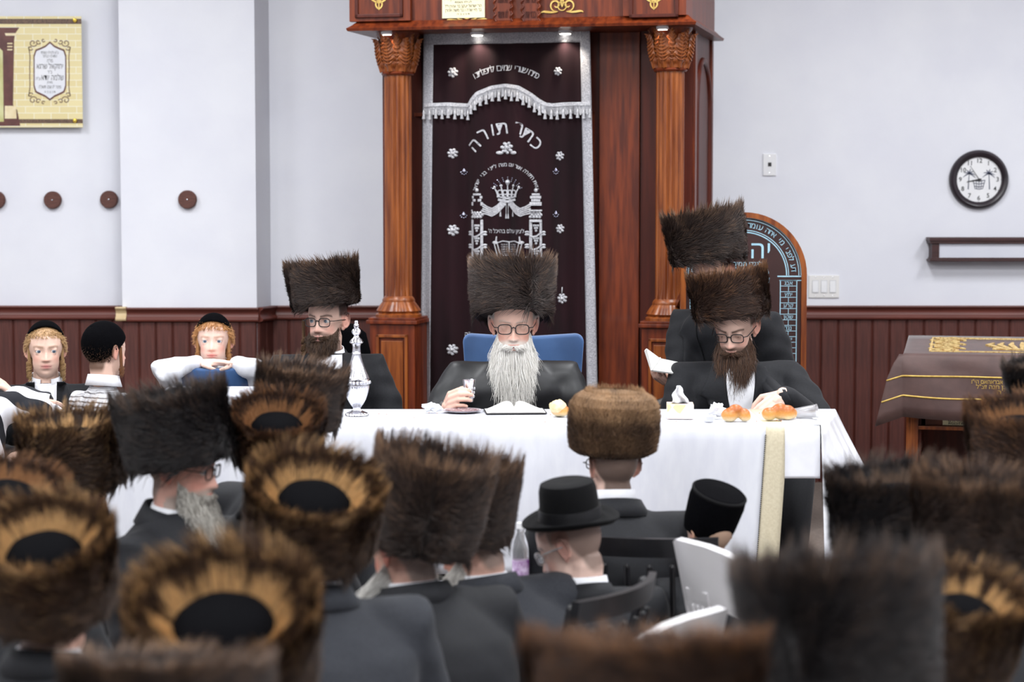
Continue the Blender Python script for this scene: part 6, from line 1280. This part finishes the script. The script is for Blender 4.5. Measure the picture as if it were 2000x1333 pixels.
# boy in velvet hat
D18 = 5.95
p = person('small boy in black velvet pillbox hat before the head table', at(1382, 1046, D18), 190, hyaw=212, nod=0, hz=.98, hs=.8, sw=.33, voxel=.005, up=FZ, seat=.42, lapel=False, shirt=False, lean=.02, neckdrop=-.02, look=dict(skin=rgb(238, 204, 188), hair=rgb(150, 120, 92), hairk=.7))
Wm = p['RI'] @ Matrix.Translation(at(1396, 992, D18-.02)) @ Matrix.Rotation(R(15), 4, 'Y') @ Matrix.Rotation(R(16), 4, 'X'); s18 = D18/FPX; r8 = 56*s18
ht = MB().lathe([(r8*.7, -.078), (r8*.86, -.078), (r8*.93, -.05), (r8, .02), (r8*.97, .05), (r8*.9, .056), (0, .066)], 44, Wm).build('velvet_hat', M_capv, p['root'], smooth='auto'); MB().lathe([(r8*.93, .054), (r8*.995, .05), (r8*.99, .044)], 44, Wm).build('top_seam', M_felt, ht, smooth='auto')
# near rows
p = aud('man in dark brown fur hat with glowing golden crown at the left edge', (-62, 240, 958, 1240), 4.0, 170, 'b', F_gold, 25, 0, 30, neckdrop=-.05)
p = aud('man whose golden fur hat shows a wide black crown, lower left', (236, 642, 1058, 1420), 3.35, 175, 'a', F_gold, 27, 2, 110)
p = aud('man in dull brown fur hat cut by the lower edge, bottom left', (105, 545, 1250, 1470), 2.95, 170, 'c', F_dark, -8, 0, 60)
p = aud('man in dark reddish fur hat behind the golden crowned hat, left edge', (-95, 132, 893, 1060), 4.75, 170, 'c', F_brown, 14, 14, 0)
p = aud('man in brown fur hat cut by the lower edge, bottom centre', (1008, 1512, 1195, 1470), 2.62, 185, 'b', F_brown, -9, 0, 10)
p = aud('man in big blurred dark fur hat, lower right', (1425, 1850, 1050, 1385), 3.05, 190, 'a', F_black, -5, -3, 300)
p = aud('man in fur hat with golden rim at the lower right edge', (1745, 2010, 1095, 1330), 3.75, 190, 'b', F_gold, 17, 6, 80)
p = aud('man in bluish black fur hat before the reading table', (1608, 1885, 893, 1090), 4.75, 200, 'c', F_black, 5, -4, 0)
p = aud('man in grey brown fur hat beside the bluish black hat', (1775, 2050, 908, 1112), 4.35, 195, 'a', F_dark, 3, 0, 150)
p = aud('man in mid brown fur hat under the reading table cover, right edge', (1882, 2090, 765, 935), 5.5, 200, 'b', F_brown, 10, -6, 0)
p = aud('man in dark fur hat farthest back at the right edge', (1958, 2130, 688, 800), 6.1, 200, 'c', F_black, 4, -8, 60)
# ------------------------------------------------------------------ chairs and small table of the audience
def wood_chair(lab, x, y, rz, group='black wooden chairs'):
    t = empty('wooden_chair', (x, y, FZ), rz); tag(t, lab, 'chair', group)      # back at +y, faces -y
    MB().box(-.2, .2, -.4, .0, .42, .45, b=.01).build('seat', M_dkw, t)
    for sx in (-1, 1):
        MB().tube([(sx*.19, 0, 0), (sx*.19, .0, .44), (sx*.2, .05, .7), (sx*.21, .1, .93)], [.016, .018, .016, .014], 8).build('back_post', M_dkw, t, smooth=True); MB().tube([(sx*.18, -.37, 0), (sx*.18, -.37, .43)], [.014, .018], 8).build('leg', M_dkw, t, smooth=True)
        MB().tube([(sx*.185, -.36, .2), (sx*.19, .0, .2)], .009, 6).build('stretcher', M_dkw, t, smooth=True)
    v = []
    for k in range(17):
        a = -1+k/8; yb_ = .1+.05*(1-a*a); v += [(a*.225, yb_, .9), (a*.225, yb_+.022, .9), (a*.225, yb_+.03, .955), (a*.225, yb_+.008, .955)]
    mb = MB().add(v, [(0, 1, 2, 3), (67, 66, 65, 64)]+[(4*i+q, 4*(i+1)+q, 4*(i+1)+(q+1) % 4, 4*i+(q+1) % 4) for i in range(16) for q in range(4)]); mb.build('top_rail', M_dkw, t, smooth='auto')
    for k in range(6): a = -.75+.3*k; MB().tube([(a*.2, -.01, .44), (a*.215, .11+.05*(1-a*a), .87)], .0085, 8).build('spindle', M_dkw, t, smooth=True)
    return t
def white_chair(lab, x, y, rz, pitch=10, roll=0, top=.95):
    t = empty('white_chair', (x, y, FZ), rz); tag(t, lab, 'chair', 'white plastic chairs'); M_wp = mat('chair_plastic', rgb(214, 212, 214), .4, col2=rgb(206, 204, 208), scale=5)
    n = 28; out = []; Mx = Matrix.Translation((0, 0, .45)) @ Matrix.Rotation(R(-pitch), 4, 'X') @ Matrix.Rotation(R(roll), 4, 'Y'); h = top-.45
    def rr(w, z0, z1, r):   # rounded outline
        P = []
        for (cx, cz, a0) in ((w-r, z1-r, 0), (-w+r, z1-r, 90), (-w+r*.5, z0+r*.5, 180), (w-r*.5, z0+r*.5, 270)):
            q = r if a0 < 180 else r*.5
            for i in range(7): a = R(a0+15*i); P.append((cx+q*math.cos(a), cz+q*math.sin(a)))
        return P
    O, I = rr(.21, .04, h, .19), rr(.165, .1, h*.7, .14); K = len(O); cv_ = lambda p, y: (p[0], y-.10*(p[0]/.2)**2, p[1])
    mb = MB().add([cv_(p, y) for L in (O, I) for y in (0, .022) for p in L], [(i, (i+1) % K, 2*K+(i+1) % K, 2*K+i) for i in range(K)]+[(K+i, 3*K+i, 3*K+(i+1) % K, K+(i+1) % K) for i in range(K)]+[(i, K+i, K+(i+1) % K, (i+1) % K) for i in range(K)]+[(2*K+i, 2*K+(i+1) % K, 3*K+(i+1) % K, 3*K+i) for i in range(K)], Mx); mb.build('back_frame', M_wp, t, smooth='auto')
    MB().box(-.05, .05, .002, .02, .08, h*.76, Mx, b=.004).build('back_splat', M_wp, t)
    for sx in (-.022, 0, .022): MB().tube([(sx, .022, .14), (sx, .022, h*.68)], .004, 6, M=Mx).build('rib', M_wp, t, smooth=True)
    MB().box(-.21, .21, -.42, .02, .42, .45, b=.012).build('seat', M_wp, t, smooth='auto')
    for sx in (-1, 1): MB().tube([(sx*.2, -.4, 0), (sx*.2, .02, .46)], .013, 8).build('leg', M_wp, t, smooth=True); MB().tube([(sx*.19, .05, 0), (sx*.19, -.38, .43)], .013, 8).build('leg', M_wp, t, smooth=True)
    return t
def gx(px, Y): return (px-1000)/FPX*Y
wood_chair('black wooden chair with curved top rail behind the boy in brimmed hat', gx(1262, 5.9), 5.93, PI+R(-10)); wood_chair('black wooden chair seen end on beside the charcoal coat', gx(1118, 5.2), 5.1, PI+R(62))
white_chair('white plastic chair with slotted back behind the small boy', gx(1432, 5.5), 5.5, PI+R(-60), 13, top=1.02); white_chair('white plastic chair with broad rounded back before the slotted one', gx(1290, 4.7), 4.7, PI+R(50), 14, top=1.0); white_chair('white plastic chair showing one corner at the lower edge', gx(905, 4.2), 4.2, PI+R(20), 10, top=.93)
ft = empty('small_table', (0, 0, 0)); tag(ft, 'low white covered table hidden among the seated men', 'table'); za = FZ+.75
MB().box(-.4, .1, 5.72, 6.22, za-.03, za, b=.004).build('tabletop', M_cloth, ft)
for x in (-.36, .06):
    for y in (5.78, 6.16): MB().tube([(x, y, FZ), (x, y, za-.03)], .013, 8).build('leg', M_dkw, ft, smooth=True)
bt = empty('water_bottle', (gx(1017, 5.95), 5.95, za)); tag(bt, 'clear plastic bottle with purple label behind the stooping man', 'bottle')
MB().lathe([(0, 0), (.022, 0), (.024, .01), (.024, .14), (.02, .165), (.011, .19), (.011, .205), (0, .205)], 28).build('flask', M_cl, bt, smooth='auto'); MB().lathe([(.0245, .06), (.025, .06), (.025, .11), (.0245, .11)], 28).build('label', mat('purple_label', rgb(120, 50, 130), .5, col2=rgb(220, 200, 225), scale=40), bt, smooth='auto'); MB().lathe([(0, .203), (.013, .203), (.013, .22), (0, .22)], 20).build('cap', M_white, bt, smooth='auto')
# side table with white cloth by the young man
st = empty('side_table', (0, 0, 0)); tag(st, 'small side table with white cloth before the blue chair', 'table'); xs0, xs1 = gx(300, 8.1), gx(500, 8.1); zs9 = at(460, 757, 8.4).z
MB().box(xs0, xs1, 8.0, 8.45, zs9-.03, zs9, b=.006).build('tabletop', M_cloth, st); MB().box(xs0-.004, xs1+.004, 7.99, 8.0, zs9-.35, zs9+.002, b=.003).build('cloth_drop', M_cloth, st)
for x in (xs0+.05, xs1-.05):
    for y in (8.05, 8.4): MB().tube([(x, y, 0), (x, y, zs9-.03)], .014, 8).build('leg', M_dkw, st, smooth=True)
